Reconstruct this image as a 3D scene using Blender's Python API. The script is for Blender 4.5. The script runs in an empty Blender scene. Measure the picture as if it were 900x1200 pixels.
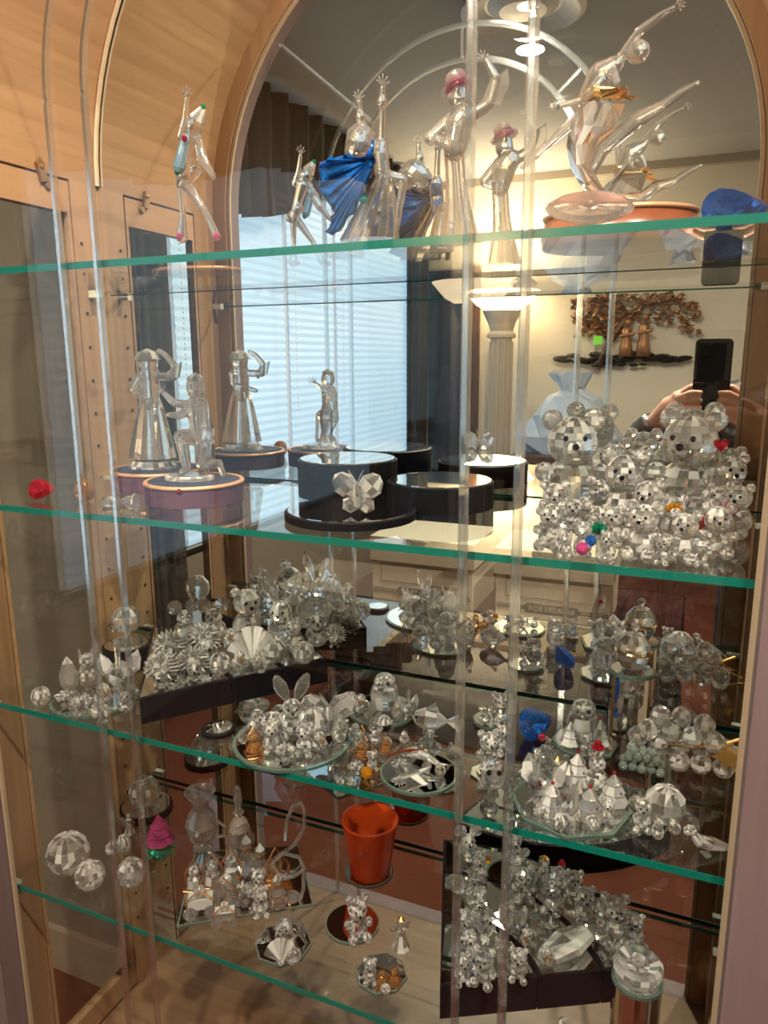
import bpy, math, random
from mathutils import Vector, Matrix
random.seed(7)
PI = math.pi
sc = bpy.context.scene
COL = sc.collection
# ------------------------------------------------------------------ camera, light, exposure
H = 1.42                                    # height of the lens above the carpet
CR = Vector((0.9198333, 0.3922790, -0.0048840))
CU = Vector((-0.0754630, 0.1891385, 0.9790465))
CF = Vector((-0.3849831, 0.9001910, -0.2035784))
FPX = 867.41
cam_d = bpy.data.cameras.new('camera'); cam = bpy.data.objects.new('camera', cam_d); COL.objects.link(cam)
cam_d.sensor_fit = 'VERTICAL'; cam_d.sensor_height = 36.0; cam_d.lens = FPX / 1200 * 36.0
cam_d.clip_start = 0.01; cam_d.clip_end = 60
cam.matrix_world = Matrix(((CR.x, CU.x, -CF.x, 0), (CR.y, CU.y, -CF.y, 0), (CR.z, CU.z, -CF.z, H), (0, 0, 0, 1)))
sc.camera = cam
w = bpy.data.worlds.new('world'); sc.world = w; w.use_nodes = True
w.node_tree.nodes['Background'].inputs[0].default_value = (0.75, 0.85, 1.0, 1)
w.node_tree.nodes['Background'].inputs[1].default_value = 0.6
vs = sc.view_settings
vs.view_transform = 'Standard'; vs.look = 'None'; vs.gamma = 1.0; vs.exposure = 0.35; vs.use_curve_mapping = False
cy = sc.cycles
cy.max_bounces = 14; cy.transmission_bounces = 10; cy.glossy_bounces = 7; cy.diffuse_bounces = 3
cy.transparent_max_bounces = 28; cy.caustics_reflective = False; cy.caustics_refractive = False
cy.sample_clamp_indirect = 25.0; cy.blur_glossy = 0.3

def area(name, loc, rot, size, power, col, sy=None, shape='DISK'):
    l = bpy.data.lights.new(name, 'AREA'); l.energy = power; l.color = col; l.size = size
    l.shape = shape
    if sy: l.size_y = sy
    o = bpy.data.objects.new(name, l); o.location = loc; o.rotation_euler = rot; COL.objects.link(o); return o
WARM = (1.0, 0.80, 0.58)
area('cabinet_puck_light', (-0.43, 0.86, H + 0.775), (0, 0, 0), 0.05, 7.8, WARM)
area('downlight_and_added_fill', (-0.69, -0.98, H + 1.120), (0, 0, 0), 0.10, 26, (1.0, 0.86, 0.68))  # light of the recessed downlight itself
area('downlight_and_added_fill', (-0.40, -0.22, H + 1.170), (0, 0, 0), 0.05, 32, (1.0, 0.88, 0.72))  # added light out of view, brightens the cabinet front and makes crystal glints
area('downlight_and_added_fill', (0.30, -0.10, H + 1.170), (0, 0, 0), 0.05, 32, (1.0, 0.88, 0.72))  # another added light above the view, for more sparkle in the crystal
area('torchiere_light', (-1.26, -2.92, H + 0.50), (PI, 0, 0), 0.30, 24, (1.0, 0.78, 0.52))

# ------------------------------------------------------------------ helpers
def ray(px, py): return CF * FPX + CR * (px - 450) - CU * (py - 600)
def onz(px, py, z):                          # pixel of the photo -> place on a level z (relative to the lens)
    d = ray(px, py); d = d * (z / d.z); return Vector((d.x, d.y, z + H))
def ony(px, py, y):
    d = ray(px, py); d = d * (y / d.y); return Vector((d.x, d.y, d.z + H))
def msize(p, npx):                           # size in metres of npx pixels at place p
    q = Vector((p[0], p[1], p[2] - H)); return npx * q.dot(CF) / FPX

class MB:
    def __init__(s): s.v = []; s.f = []; s.m = []; s.cur = 0
    def add(s, vs_, fs, M=None):
        n = len(s.v)
        for p in vs_:
            p = Vector(p); s.v.append(M @ p if M is not None else p)
        for f in fs: s.f.append(tuple(i + n for i in f)); s.m.append(s.cur)
        return s
    def box(s, c, d, M=None):
        x, y, z = c; a, b, e = d[0] / 2, d[1] / 2, d[2] / 2
        vs_ = [(x + i * a, y + j * b, z + k * e) for k in (-1, 1) for j in (-1, 1) for i in (-1, 1)]
        return s.add(vs_, [(0, 2, 3, 1), (4, 5, 7, 6), (0, 1, 5, 4), (2, 6, 7, 3), (0, 4, 6, 2), (1, 3, 7, 5)], M)
    def bb(s, x0, x1, y0, y1, z0, z1): return s.box(((x0 + x1) / 2, (y0 + y1) / 2, (z0 + z1) / 2), (abs(x1 - x0), abs(y1 - y0), abs(z1 - z0)))
    def lathe(s, prof, n=16, M=None, a0=0.0, sx=1, sy=1, cap=True):
        vs_ = []; fs = []; k = len(prof)
        for i in range(n):
            a = a0 + 2 * PI * i / n
            for r, z in prof: vs_.append((r * math.cos(a) * sx, r * math.sin(a) * sy, z))
        for i in range(n):
            j = (i + 1) % n
            for q in range(k - 1):
                if prof[q][0] < 1e-9: fs.append((i * k + q, j * k + q + 1, i * k + q + 1))
                elif prof[q + 1][0] < 1e-9: fs.append((i * k + q, j * k + q, i * k + q + 1))
                else: fs.append((i * k + q, j * k + q, j * k + q + 1, i * k + q + 1))
        if cap and prof[0][0] > 1e-9: fs.append(tuple(i * k for i in reversed(range(n))))
        if cap and prof[-1][0] > 1e-9: fs.append(tuple(i * k + k - 1 for i in range(n)))
        return s.add(vs_, fs, M)
    def ball(s, c, r, n=10, m=6, sc_=(1, 1, 1), R=None):
        prof = [(math.sin(PI * q / m) * r, -math.cos(PI * q / m) * r) for q in range(m + 1)]
        prof[0] = (0, -r); prof[-1] = (0, r)
        M = Matrix.Translation(c)
        if R is not None: M = M @ R
        return s.lathe(prof, n, M @ Matrix.Diagonal((*sc_, 1)))
    def cone(s, p0, p1, r0, r1, n=6):
        p0 = Vector(p0); p1 = Vector(p1); d = p1 - p0; L = d.length or 1e-6
        M = Matrix.Translation(p0) @ d.to_track_quat('Z', 'Y').to_matrix().to_4x4()
        return s.lathe([(max(r0, 1e-10), 0), (max(r1, 1e-10), L)], n, M)
    def tube(s, pts, rs, n=8):
        pts = [Vector(p) for p in pts]; k = len(pts)
        if isinstance(rs, (int, float)): rs = [rs] * k
        T = [(pts[min(i + 1, k - 1)] - pts[max(i - 1, 0)]).normalized() for i in range(k)]
        up = Vector((0, 0, 1)) if abs(T[0].z) < .9 else Vector((1, 0, 0)); vs_ = []
        U = T[0].cross(up).normalized()
        for i in range(k):
            U = (U - T[i] * U.dot(T[i])).normalized(); V = T[i].cross(U)
            for j in range(n):
                a = 2 * PI * j / n; vs_.append(pts[i] + (U * math.cos(a) + V * math.sin(a)) * rs[i])
        fs = [(i * n + j, i * n + (j + 1) % n, (i + 1) * n + (j + 1) % n, (i + 1) * n + j) for i in range(k - 1) for j in range(n)]
        fs += [tuple(reversed(range(n))), tuple((k - 1) * n + j for j in range(n))]
        return s.add(vs_, fs)
    def caps(s, p0, r0, p1, r1, n=12):        # rounded, tapering limb
        p0 = Vector(p0); p1 = Vector(p1); d = p1 - p0; L = max(d.length, 1e-6)
        M = Matrix.Translation(p0) @ d.to_track_quat('Z', 'Y').to_matrix().to_4x4()
        pr = [(0, -r0), (r0 * .7, -r0 * .7), (r0, 0), (r1, L), (r1 * .7, L + r1 * .7), (0, L + r1)]
        return s.lathe(pr, n, M)
    def prism(s, poly, z0, z1, M=None):
        n = len(poly); vs_ = [(x, y, z0) for x, y in poly] + [(x, y, z1) for x, y in poly]
        fs = [tuple(reversed(range(n))), tuple(range(n, 2 * n))] + [(i, (i + 1) % n, n + (i + 1) % n, n + i) for i in range(n)]
        return s.add(vs_, fs, M)
    def build(s, name, mat, parent=None, smooth=False, loc=None):
        me = bpy.data.meshes.new(name); me.from_pydata([tuple(v) for v in s.v], [], s.f)
        for mm in (mat if isinstance(mat, (list, tuple)) else [mat]): me.materials.append(mm)
        if isinstance(mat, (list, tuple)): me.polygons.foreach_set('material_index', s.m)
        if smooth: me.polygons.foreach_set('use_smooth', [True] * len(s.f))
        me.update()
        o = bpy.data.objects.new(name, me); COL.objects.link(o)
        if parent is not None: o.parent = parent
        if loc is not None: o.location = loc
        return o
def RX(a): return Matrix.Rotation(a, 4, 'X')
def RY(a): return Matrix.Rotation(a, 4, 'Y')
def RZ(a): return Matrix.Rotation(a, 4, 'Z')
def TR(*p): return Matrix.Translation(Vector(p if len(p) == 3 else p[0]))
def tag(o, label=None, cat=None, group=None, kind=None):
    if label: o['label'] = label
    if cat: o['category'] = cat
    if group: o['group'] = group
    if kind: o['kind'] = kind
    return o
def thing(name, label, cat, loc=(0, 0, 0), rz=0, group=None):
    o = bpy.data.objects.new(name, None); COL.objects.link(o); o.location = loc; o.rotation_euler = (0, 0, rz)
    o.empty_display_size = .02
    return tag(o, label, cat, group)
def struct(name, mb, mat): return tag(mb.build(name, mat), kind='structure')

# ------------------------------------------------------------------ materials
def nmat(name):
    m = bpy.data.materials.new(name); m.use_nodes = True; nt = m.node_tree
    return m, nt, nt.nodes['Principled BSDF']
def simple(name, col, rough=.5, metal=0, **kw):
    m, nt, b = nmat(name)
    b.inputs['Base Color'].default_value = (*col, 1); b.inputs['Roughness'].default_value = rough; b.inputs['Metallic'].default_value = metal
    for k, v in kw.items(): b.inputs[k].default_value = v
    n = nt.nodes.new('ShaderNodeTexNoise'); n.inputs['Scale'].default_value = 60
    r = nt.nodes.new('ShaderNodeMapRange'); r.inputs['To Min'].default_value = max(rough - .04, 0); r.inputs['To Max'].default_value = rough + .04
    nt.links.new(n.outputs['Fac'], r.inputs['Value']); nt.links.new(r.outputs[0], b.inputs['Roughness'])
    return m
def wood(name, c1, c2, rough=.38, axis=2, scale=1.0):
    m, nt, b = nmat(name); L = nt.links
    tc = nt.nodes.new('ShaderNodeTexCoord'); mp = nt.nodes.new('ShaderNodeMapping'); L.new(tc.outputs['Object'], mp.inputs[0])
    s = [22 * scale] * 3; s[axis] = 1.2 * scale; mp.inputs['Scale'].default_value = s
    n = nt.nodes.new('ShaderNodeTexNoise'); n.inputs['Scale'].default_value = 3; n.inputs['Detail'].default_value = 6; L.new(mp.outputs[0], n.inputs[0])
    n2 = nt.nodes.new('ShaderNodeTexNoise'); n2.inputs['Scale'].default_value = .5; L.new(mp.outputs[0], n2.inputs[0])
    mx = nt.nodes.new('ShaderNodeMath'); mx.operation = 'MULTIPLY'; L.new(n.outputs['Fac'], mx.inputs[0]); L.new(n2.outputs['Fac'], mx.inputs[1])
    cr = nt.nodes.new('ShaderNodeValToRGB'); cr.color_ramp.elements[0].position = .12; cr.color_ramp.elements[1].position = .42
    cr.color_ramp.elements[0].color = (*c1, 1); cr.color_ramp.elements[1].color = (*c2, 1)
    L.new(mx.outputs[0], cr.inputs[0]); L.new(cr.outputs[0], b.inputs['Base Color']); b.inputs['Roughness'].default_value = rough
    return m
def mixed(name, base_col, ior=1.5, rough=0.0, dif=.10, film=0, dcol=(.9, .88, .84), trans=0.0, facet=0):
    m, nt, b = nmat(name); L = nt.links
    b.inputs['Base Color'].default_value = (*base_col, 1); b.inputs['Roughness'].default_value = rough
    b.inputs['Transmission Weight'].default_value = 1; b.inputs['IOR'].default_value = ior
    if film:
        tc = nt.nodes.new('ShaderNodeTexCoord'); nz = nt.nodes.new('ShaderNodeTexNoise'); nz.inputs['Scale'].default_value = 4.5; mr = nt.nodes.new('ShaderNodeMapRange')
        mr.inputs['From Min'].default_value = .3; mr.inputs['From Max'].default_value = .7; mr.inputs['To Min'].default_value = film * .4; mr.inputs['To Max'].default_value = film * 1.7
        L.new(tc.outputs['Object'], nz.inputs[0]); L.new(nz.outputs['Fac'], mr.inputs['Value']); L.new(mr.outputs[0], b.inputs['Thin Film Thickness']); b.inputs['Thin Film IOR'].default_value = 2.0
    out = nt.nodes['Material Output']; last = b.outputs[0]
    if trans:
        t = nt.nodes.new('ShaderNodeBsdfTransparent'); t.inputs[0].default_value = (*[min(1, c + .02) for c in base_col], 1)
        mt = nt.nodes.new('ShaderNodeMixShader'); mt.inputs[0].default_value = trans; L.new(last, mt.inputs[1]); L.new(t.outputs[0], mt.inputs[2]); last = mt.outputs[0]
    if dif:
        d = nt.nodes.new('ShaderNodeBsdfDiffuse'); d.inputs[0].default_value = (*dcol, 1)
        tl = nt.nodes.new('ShaderNodeBsdfTranslucent'); tl.inputs[0].default_value = (*dcol, 1)
        ms = nt.nodes.new('ShaderNodeMixShader'); ms.inputs[0].default_value = .4; L.new(d.outputs[0], ms.inputs[1]); L.new(tl.outputs[0], ms.inputs[2])
        mx = nt.nodes.new('ShaderNodeMixShader'); mx.inputs[0].default_value = dif
        if facet:                                # glints painted in: facets whitened at random, facet by facet
            ge = nt.nodes.new('ShaderNodeNewGeometry'); sn = nt.nodes.new('ShaderNodeVectorMath'); sn.operation = 'SNAP'; sn.inputs[1].default_value = (.04, .04, .04)
            vt = nt.nodes.new('ShaderNodeVectorTransform'); vt.vector_type = 'NORMAL'; vt.convert_from = 'WORLD'; vt.convert_to = 'OBJECT'
            wn = nt.nodes.new('ShaderNodeTexWhiteNoise'); wn.noise_dimensions = '4D'; oi = nt.nodes.new('ShaderNodeObjectInfo'); L.new(oi.outputs['Random'], wn.inputs['W']); po = nt.nodes.new('ShaderNodeMath'); po.operation = 'POWER'; po.inputs[1].default_value = 2.3
            mr2 = nt.nodes.new('ShaderNodeMapRange'); mr2.inputs['To Min'].default_value = dif * .3; mr2.inputs['To Max'].default_value = facet
            L.new(ge.outputs['True Normal'], vt.inputs[0]); L.new(vt.outputs[0], sn.inputs[0]); L.new(sn.outputs[0], wn.inputs['Vector']); L.new(wn.outputs['Value'], po.inputs[0]); L.new(po.outputs[0], mr2.inputs['Value']); L.new(mr2.outputs[0], mx.inputs[0])
        L.new(last, mx.inputs[1]); L.new(ms.outputs[0], mx.inputs[2]); last = mx.outputs[0]
    L.new(last, out.inputs[0]); return m
def thin_glass(name, tint=(.96, .98, .97), k=1.6, base=.02, rough=0.0):
    m, nt, b = nmat(name); L = nt.links; nt.nodes.remove(b)
    t = nt.nodes.new('ShaderNodeBsdfTransparent'); t.inputs[0].default_value = (*tint, 1)
    g = nt.nodes.new('ShaderNodeBsdfGlossy'); g.inputs['Roughness'].default_value = rough; g.inputs[0].default_value = (1, 1, 1, 1)
    fr = nt.nodes.new('ShaderNodeFresnel'); fr.inputs[0].default_value = 1.5
    ma = nt.nodes.new('ShaderNodeMath'); ma.operation = 'MULTIPLY_ADD'; ma.use_clamp = True; ma.inputs[1].default_value = k; ma.inputs[2].default_value = base
    geo = nt.nodes.new('ShaderNodeNewGeometry'); inv = nt.nodes.new('ShaderNodeMath'); inv.operation = 'SUBTRACT'; inv.inputs[0].default_value = 1
    L.new(geo.outputs['Backfacing'], inv.inputs[1]); mu = nt.nodes.new('ShaderNodeMath'); mu.operation = 'MULTIPLY'
    L.new(fr.outputs[0], ma.inputs[0]); L.new(ma.outputs[0], mu.inputs[0]); L.new(inv.outputs[0], mu.inputs[1])
    mx = nt.nodes.new('ShaderNodeMixShader'); L.new(mu.outputs[0], mx.inputs[0]); L.new(t.outputs[0], mx.inputs[1]); L.new(g.outputs[0], mx.inputs[2])
    L.new(mx.outputs[0], nt.nodes['Material Output'].inputs[0]); return m
def emit(name, col, st):
    m, nt, b = nmat(name); b.inputs['Base Color'].default_value = (*col, 1); b.inputs['Emission Color'].default_value = (*col, 1)
    b.inputs['Emission Strength'].default_value = st; return m

MAPLE = wood('maple_wood', (.35, .20, .105), (.47, .285, .155))
MAPLE_Y = wood('maple_wood_across', (.35, .20, .105), (.47, .285, .155), axis=1)
MAPLE_SHADED = wood('shade_darkened_maple', (.20, .115, .06), (.28, .17, .095), axis=0)  # maple with the shade low in the cabinet put into its colour
PINKW = wood('pickled_oak', (.13, .085, .088), (.18, .125, .125), rough=.5)
MIRROR = simple('silvered_mirror', (.80, .83, .82), 0.0, 1.0)
MIRROR.node_tree.links.clear()
_b = [n for n in MIRROR.node_tree.nodes if n.type == 'BSDF_PRINCIPLED'][0]; _b.inputs['Roughness'].default_value = 0.0
MIRROR.node_tree.links.new(_b.outputs[0], MIRROR.node_tree.nodes['Material Output'].inputs[0])
CHROME = simple('chrome_mirror', (.75, .73, .70), .06, 1.0)
GOLD = simple('polished_gold', (.95, .62, .25), .18, 1.0)
RGOLD = simple('rose_gold', (.90, .46, .24), .2, 1.0)
BLACK = simple('black_lacquer', (.006, .006, .008), .45, 0, **{'Specular IOR Level': .12})
JET = simple('jet_bead', (.004, .004, .004), .12)
CRY = mixed('cut_crystal', (1, 1, 1), 1.68, dif=.08, trans=.16, facet=.85, dcol=(1, .98, .93))
CRYF = mixed('frosted_crystal', (1, 1, 1), 1.5, rough=.06, dif=.30, trans=.12, facet=.9, dcol=(.95, .92, .86))
CRYA = mixed('aurora_crystal', (1, 1, 1), 1.68, dif=.08, film=420, trans=.16, facet=.75, dcol=(1, .98, .94))
CRYM = mixed('moulded_crystal', (1, 1, 1), 1.55, dif=.09, trans=.16)
CAMB = mixed('amber_crystal', (1.0, .60, .25), 1.5, dif=.18, dcol=(.9, .45, .15))
CBLU = mixed('blue_crystal', (.05, .30, .98), 1.6, dif=.20, dcol=(.03, .22, .9))
CBLW = mixed('blue_glass_cloth', (.03, .30, .98), 1.5, dif=.34, dcol=(.01, .28, 1.0))
LUTE = mixed('pale_blue_crystal', (.6, .85, 1), 1.5, dif=.5, dcol=(.4, .68, .9))
CRED = mixed('red_crystal', (.9, .06, .12), 1.5, dif=.3, dcol=(.7, .03, .06))
CPNK = mixed('pink_crystal', (.95, .25, .5), 1.5, dif=.35, dcol=(.85, .1, .35))
CGRN = mixed('green_crystal', (.05, .75, .5), 1.5, dif=.25, dcol=(.02, .5, .3))
CORG = mixed('orange_crystal', (1.0, .55, .05), 1.5, dif=.35, dcol=(.95, .4, .02))
CGRY = mixed('smoky_green_glass', (.75, .9, .82), 1.5, rough=.1, dif=.3, dcol=(.45, .55, .5))
REDGL = mixed('red_glass', (.95, .16, .04), 1.45, rough=.05, dif=.66, dcol=(.95, .12, .02))
SHELF = thin_glass('shelf_glass', (.955, .985, .97), 1.3, .015)
PANE = thin_glass('pane_glass', (.985, .99, .985), 1.35, .0)
SGLASS = thin_glass('side_glass', (.93, .93, .90), 1.2, .01)
EDGE = simple('green_glass_edge', (.002, .12, .09), .35, 0, **{'Specular IOR Level': .3})
BEVEL = mixed('bevelled_glass_bar', (.90, .93, .94), 1.5, rough=.16, dif=.05, dcol=(.4, .42, .42), trans=.52)
PURP = simple('plum_velvet', (.10, .035, .06), .6)
BRZ = simple('copper_lip', (.70, .36, .20), .35, .3)
MAHO = simple('mahogany_base', (.22, .06, .025), .3)
NAVY = simple('navy_velvet', (.015, .02, .045), .7)
WHITE = simple('white_plastic', (.75, .72, .64), .4)
STEEL = simple('steel_pin', (.5, .48, .45), .3, 1)
BRASS = simple('aged_brass', (.42, .26, .13), .4, .9)
HOLE = simple('drilled_hole', (.03, .018, .01), .8)
WALLM = simple('taupe_wall_paint', (.19, .16, .125), .85)
WALLC = simple('cream_wall_paint', (.66, .58, .45), .8)
CEILM = simple('ceiling_paint', (.27, .265, .25), .85)
TRIMM = simple('trim_paint', (.28, .23, .17), .6)
CURT = simple('brown_curtain_cloth', (.016, .011, .008), .95)
SKIN = simple('skin', (.50, .25, .17), .5)
JACK = simple('black_quilted_jacket', (.012, .012, .014), .35)
JEAN = simple('dark_trousers', (.02, .025, .04), .8)
HAIR = simple('dark_hair', (.03, .02, .015), .6)
CARD = simple('beige_cardboard', (.66, .56, .42), .8)
INK = simple('black_ink', (.03, .025, .02), .7)
PAPER = simple('paper', (.72, .66, .55), .8)
CLOTH = simple('maroon_tablecloth', (.028, .006, .005), .9, 0, **{'Specular IOR Level': .1})
BAG = simple('pale_blue_plastic', (.38, .44, .52), .35)
DOORW = wood('dark_door_wood', (.05, .022, .012), (.10, .045, .025))
COL_ST = simple('stone_grey_column', (.40, .33, .25), .6)
BARK = simple('bronzed_bark', (.10, .045, .018), .4, .5)
LEAFM = simple('bronzed_leaves', (.34, .16, .07), .4, .5)
DARKM = simple('blackened_metal', (.022, .018, .016), .5, .4)
LIMEP = simple('lime_sticker', (.25, .85, .05), .6)
CARPET, nt, b = nmat('red_brown_carpet')
_n = nt.nodes.new('ShaderNodeTexNoise'); _n.inputs['Scale'].default_value = 9; _n.inputs['Detail'].default_value = 8
_c = nt.nodes.new('ShaderNodeValToRGB'); _c.color_ramp.elements[0].color = (.065, .016, .009, 1); _c.color_ramp.elements[1].color = (.12, .034, .019, 1)
nt.links.new(_n.outputs['Fac'], _c.inputs[0]); nt.links.new(_c.outputs[0], b.inputs['Base Color']); b.inputs['Roughness'].default_value = .95; b.inputs['Specular IOR Level'].default_value = .1
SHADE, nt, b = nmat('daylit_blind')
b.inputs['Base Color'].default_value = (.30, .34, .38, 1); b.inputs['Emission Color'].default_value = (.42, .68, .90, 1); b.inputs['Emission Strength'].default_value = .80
BULB = emit('lamp_bulb', (1.0, .88, .66), 18)
BOWL = emit('glowing_bowl', (1.0, .76, .46), 11.0)

# ------------------------------------------------------------------ the room behind the lens (seen in the mirror)
XL, XR, YB, ZC = -1.98, 1.5, -3.16, 1.18     # left wall, right wall, far wall, ceiling (z from the lens)
YW = 1.09                                    # wall the cabinet stands against
struct('floor', MB().bb(XL - .1, XR + .1, YB - .1, YW + .1, -.05, 0), CARPET)
struct('ceiling', MB().bb(XL - .1, XR + .1, YB - .1, YW + .1, H + ZC, H + ZC + .05), CEILM)
struct('wall_back', MB().bb(XL - .1, XR + .1, YW, YW + .08, 0, H + ZC), WALLM)
struct('wall_far', MB().bb(XL - .1, XR + .1, YB - .08, YB, 0, H + ZC), WALLC)
struct('wall_right', MB().bb(XR, XR + .08, YB, YW, 0, H + ZC), WALLC)
wy0, wy1, wz0, wz1 = -3.0, -.42, .62, H + 1.02
m = MB(); m.bb(XL - .08, XL, YB, wy0, 0, H + ZC); m.bb(XL - .08, XL, wy1, YW, 0, H + ZC); m.bb(XL - .08, XL, wy0, wy1, 0, wz0); m.bb(XL - .08, XL, wy0, wy1, wz1, H + ZC)
struct('wall_left', m, WALLM)
struct('baseboard_back', MB().bb(XL, XR, YW - .015, YW, 0, .11), TRIMM)
struct('baseboard_far', MB().bb(XL, XR, YB, YB + .015, 0, .11), TRIMM)
struct('trim_1', MB().bb(XL, XR, YB, YB + .05, H + ZC - .05, H + ZC), TRIMM)
struct('trim_2', MB().bb(XL, XL + .05, YB, YW, H + ZC - .05, H + ZC), TRIMM)
m = MB()
for yy in (-.42, -1.32, -1.86, -3.0): m.bb(XL - .07, XL + .0, yy - .025, yy + .025, wz0, wz1)
m.bb(XL - .07, XL, wy0, wy1, wz0 - .03, wz0 + .02); m.bb(XL - .07, XL, wy0, wy1, wz1 - .03, wz1)
for a, c in ((-1.34, -.4), (-1.86, -1.34), (-3.0, -1.9)): m.bb(XL - .06, XL - .03, c, a, H + .13, H + .16)
struct('window_1', m, simple('white_window_frame', (.6, .62, .63), .5))
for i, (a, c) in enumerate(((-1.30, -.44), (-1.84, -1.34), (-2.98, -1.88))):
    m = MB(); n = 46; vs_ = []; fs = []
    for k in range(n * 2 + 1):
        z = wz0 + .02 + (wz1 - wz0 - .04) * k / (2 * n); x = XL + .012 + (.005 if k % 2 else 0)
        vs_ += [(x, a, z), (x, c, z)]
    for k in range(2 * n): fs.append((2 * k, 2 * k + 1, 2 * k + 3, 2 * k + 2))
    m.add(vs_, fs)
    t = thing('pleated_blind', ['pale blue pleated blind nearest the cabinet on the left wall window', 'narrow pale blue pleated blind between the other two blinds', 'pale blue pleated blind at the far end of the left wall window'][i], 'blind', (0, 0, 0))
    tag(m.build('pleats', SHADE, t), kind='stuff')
    MB().bb(XL + .005, XL + .04, a, c, wz1 - .05, wz1 - .01).build('head_rail', WHITE, t)
    cm = MB()
    for k in range(60): cm.ball((XL + .05, c - .01, wz1 - .1 - k * .02), .004, 5, 3)
    tag(cm.build('bead_chain', WHITE, t), kind='stuff')
def curtain(name, label, pts_top, zlow, amp=.03, cat='curtain', n=90, off=.10):
    # wavy cloth hanging between y0 and y1 along the left wall; zlow(y) gives its hem
    y0, y1, z1 = pts_top; vs_ = []; fs = []; rows = 6
    for i in range(n + 1):
        y = y0 + (y1 - y0) * i / n; x = XL + off + amp * math.sin(i * .75) + amp * .4 * math.sin(i * 1.9)
        for r in range(rows + 1):
            z = z1 + (zlow(y) - z1) * r / rows; vs_.append((x + .012 * math.sin(i * .75 + r) * r / rows, y, z))
    for i in range(n):
        for r in range(rows): q = i * (rows + 1) + r; fs.append((q, q + rows + 1, q + rows + 2, q + 1))
    m = MB().add(vs_, fs); o = m.build(name, CURT, smooth=True)
    md = o.modifiers.new('thickness', 'SOLIDIFY'); md.thickness = .006
    return tag(o, label, cat)
curtain('valance', 'dark brown gathered valance across the top of the window', (-3.1, -.1, H + 1.13), lambda y: H + .44 + .215 * min(3.0, -y) - .03 * math.sin(y * 5), .035, 'valance', 150, .17)
curtain('curtain', 'dark brown curtain drawn back at the end of the window nearest the cabinet', (-.02, -.30, H + .44), lambda y: .05, .03, n=40)
# far corner
curtain('curtain', 'dark brown curtain at the far end of the window by the corner', (-3.10, -2.92, H + 1.0), lambda y: .05, .03, n=24)
m = MB().bb(-1.56, -1.48, YB, YB + .03, .0, H + .62); struct('trim_3', m, DOORW)
m = MB().bb(-1.86, -1.56, YB, YB + .02, .0, H + .6); struct('door_1', m, simple('navy_door', (.02, .03, .05), .5))

# torchiere
t = thing('floor_lamp', 'fluted column floor lamp with a glowing uplight bowl against the cream wall', 'lamp', (-1.26, YB + .26, 0))
m = MB(); m.lathe([(.15, 0), (.16, .03), (.10, .06), (.085, .10)], 24); m.build('base', COL_ST, t)
pts = []
m = MB(); m.lathe([(.072, .10), (.07, H + .12)], 24)
for k in range(12):
    a = 2 * PI * k / 12; m.cone((.072 * math.cos(a), .072 * math.sin(a), .12), (.07 * math.cos(a), .07 * math.sin(a), H + .10), .012, .012, 6)
m.build('column', COL_ST, t)
m = MB(); m.lathe([(.07, H + .12), (.095, H + .13), (.095, H + .15), (.075, H + .17), (.09, H + .22), (.13, H + .30)], 24); m.build('capital', COL_ST, t)
m = MB(); m.lathe([(.10, H + .30), (.17, H + .34), (.24, H + .42), (.245, H + .425), (.235, H + .425), (.165, H + .35), (.05, H + .32)], 32)
m.build('uplight_bowl', BOWL, t, smooth=True)

# ceiling lamp
t = thing('ceiling_lamp', 'round flush ceiling lamp with a pale rim and glowing bulb', 'lamp', (-.66, -.72, H + ZC - .045))
m = MB(); m.lathe([(.15, .045), (.20, .035), (.21, .01), (.19, 0), (.17, .01), (.13, .03)], 32); m.build('rim', WHITE, t)
MB().lathe([(.12, .028), (.08, .010), (0, .006)], 24).build('frosted_glass', WHITE, t)
t = thing('recessed_downlight', 'small glowing recessed downlight in the ceiling next to the flush lamp', 'lamp', (-.69, -.96, H + ZC - .022))
MB().lathe([(.070, .022), (.072, .012), (.062, .006), (.055, .016)], 24, cap=False).build('rim', WHITE, t); MB().ball((0, 0, .012), .045, 16, 8, (1, 1, .5)).build('bulb', BULB, t)

# metal wall sculpture
t = thing('tree_wall_sculpture', 'bronze coloured metal wall sculpture of two robed figures under a spreading tree', 'wall art', (-.50, YB + .03, H + .14))
def A(px, py): p = ony(px, py, 2.04 - YB); return (p.x + .50, 0, p.z - H - .14)
rnd = random.Random(3)
m = MB()
for seg in (((700, 432), (715, 400), (705, 380), (690, 365)), ((715, 400), (735, 372), (760, 355), (800, 352)), ((735, 372), (725, 355), (700, 350)), ((705, 384), (685, 378), (672, 370)), ((760, 355), (790, 345))):
    m.tube([Vector(A(*q)) + Vector((0, .02, 0)) for q in seg], [.03, .022, .015, .010][:len(seg)], 7)
m.build('tree_trunk', BARK, t)
m = MB()
for k in range(430):
    u = rnd.random(); px = 672 + u * 150; top = 346 if px > 700 else 352; py = top + rnd.random() ** 1.5 * (34 if px < 790 else 44) + (max(0, px - 800) * .6)
    if rnd.random() < .25: px = 674 + rnd.random() * 50; py = 350 + rnd.random() * 45
    a = Vector(A(px, py)); M = TR(a + Vector((0, .02 + rnd.random() * .035, 0))) @ RX(rnd.uniform(-1, 1)) @ RZ(rnd.uniform(0, 6)) @ RY(rnd.uniform(-1, 1))
    m.lathe([(0, -.004), (.017, 0), (0, .004)], 5, M, sx=1.3)
tag(m.build('leaves', LEAFM, t), kind='stuff')
m = MB()
for k in range(90):
    px = 655 + rnd.random() * 150; c = 1 - abs(px - 725) / 85; py = 420 + rnd.uniform(-10, 12) * max(c, .15)
    m.ball(Vector(A(px, py)) + Vector((0, .025, 0)), rnd.uniform(.014, .034), 7, 4, (1.6, 1, .55))
m.build('rocky_ground', DARKM, t)
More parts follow.
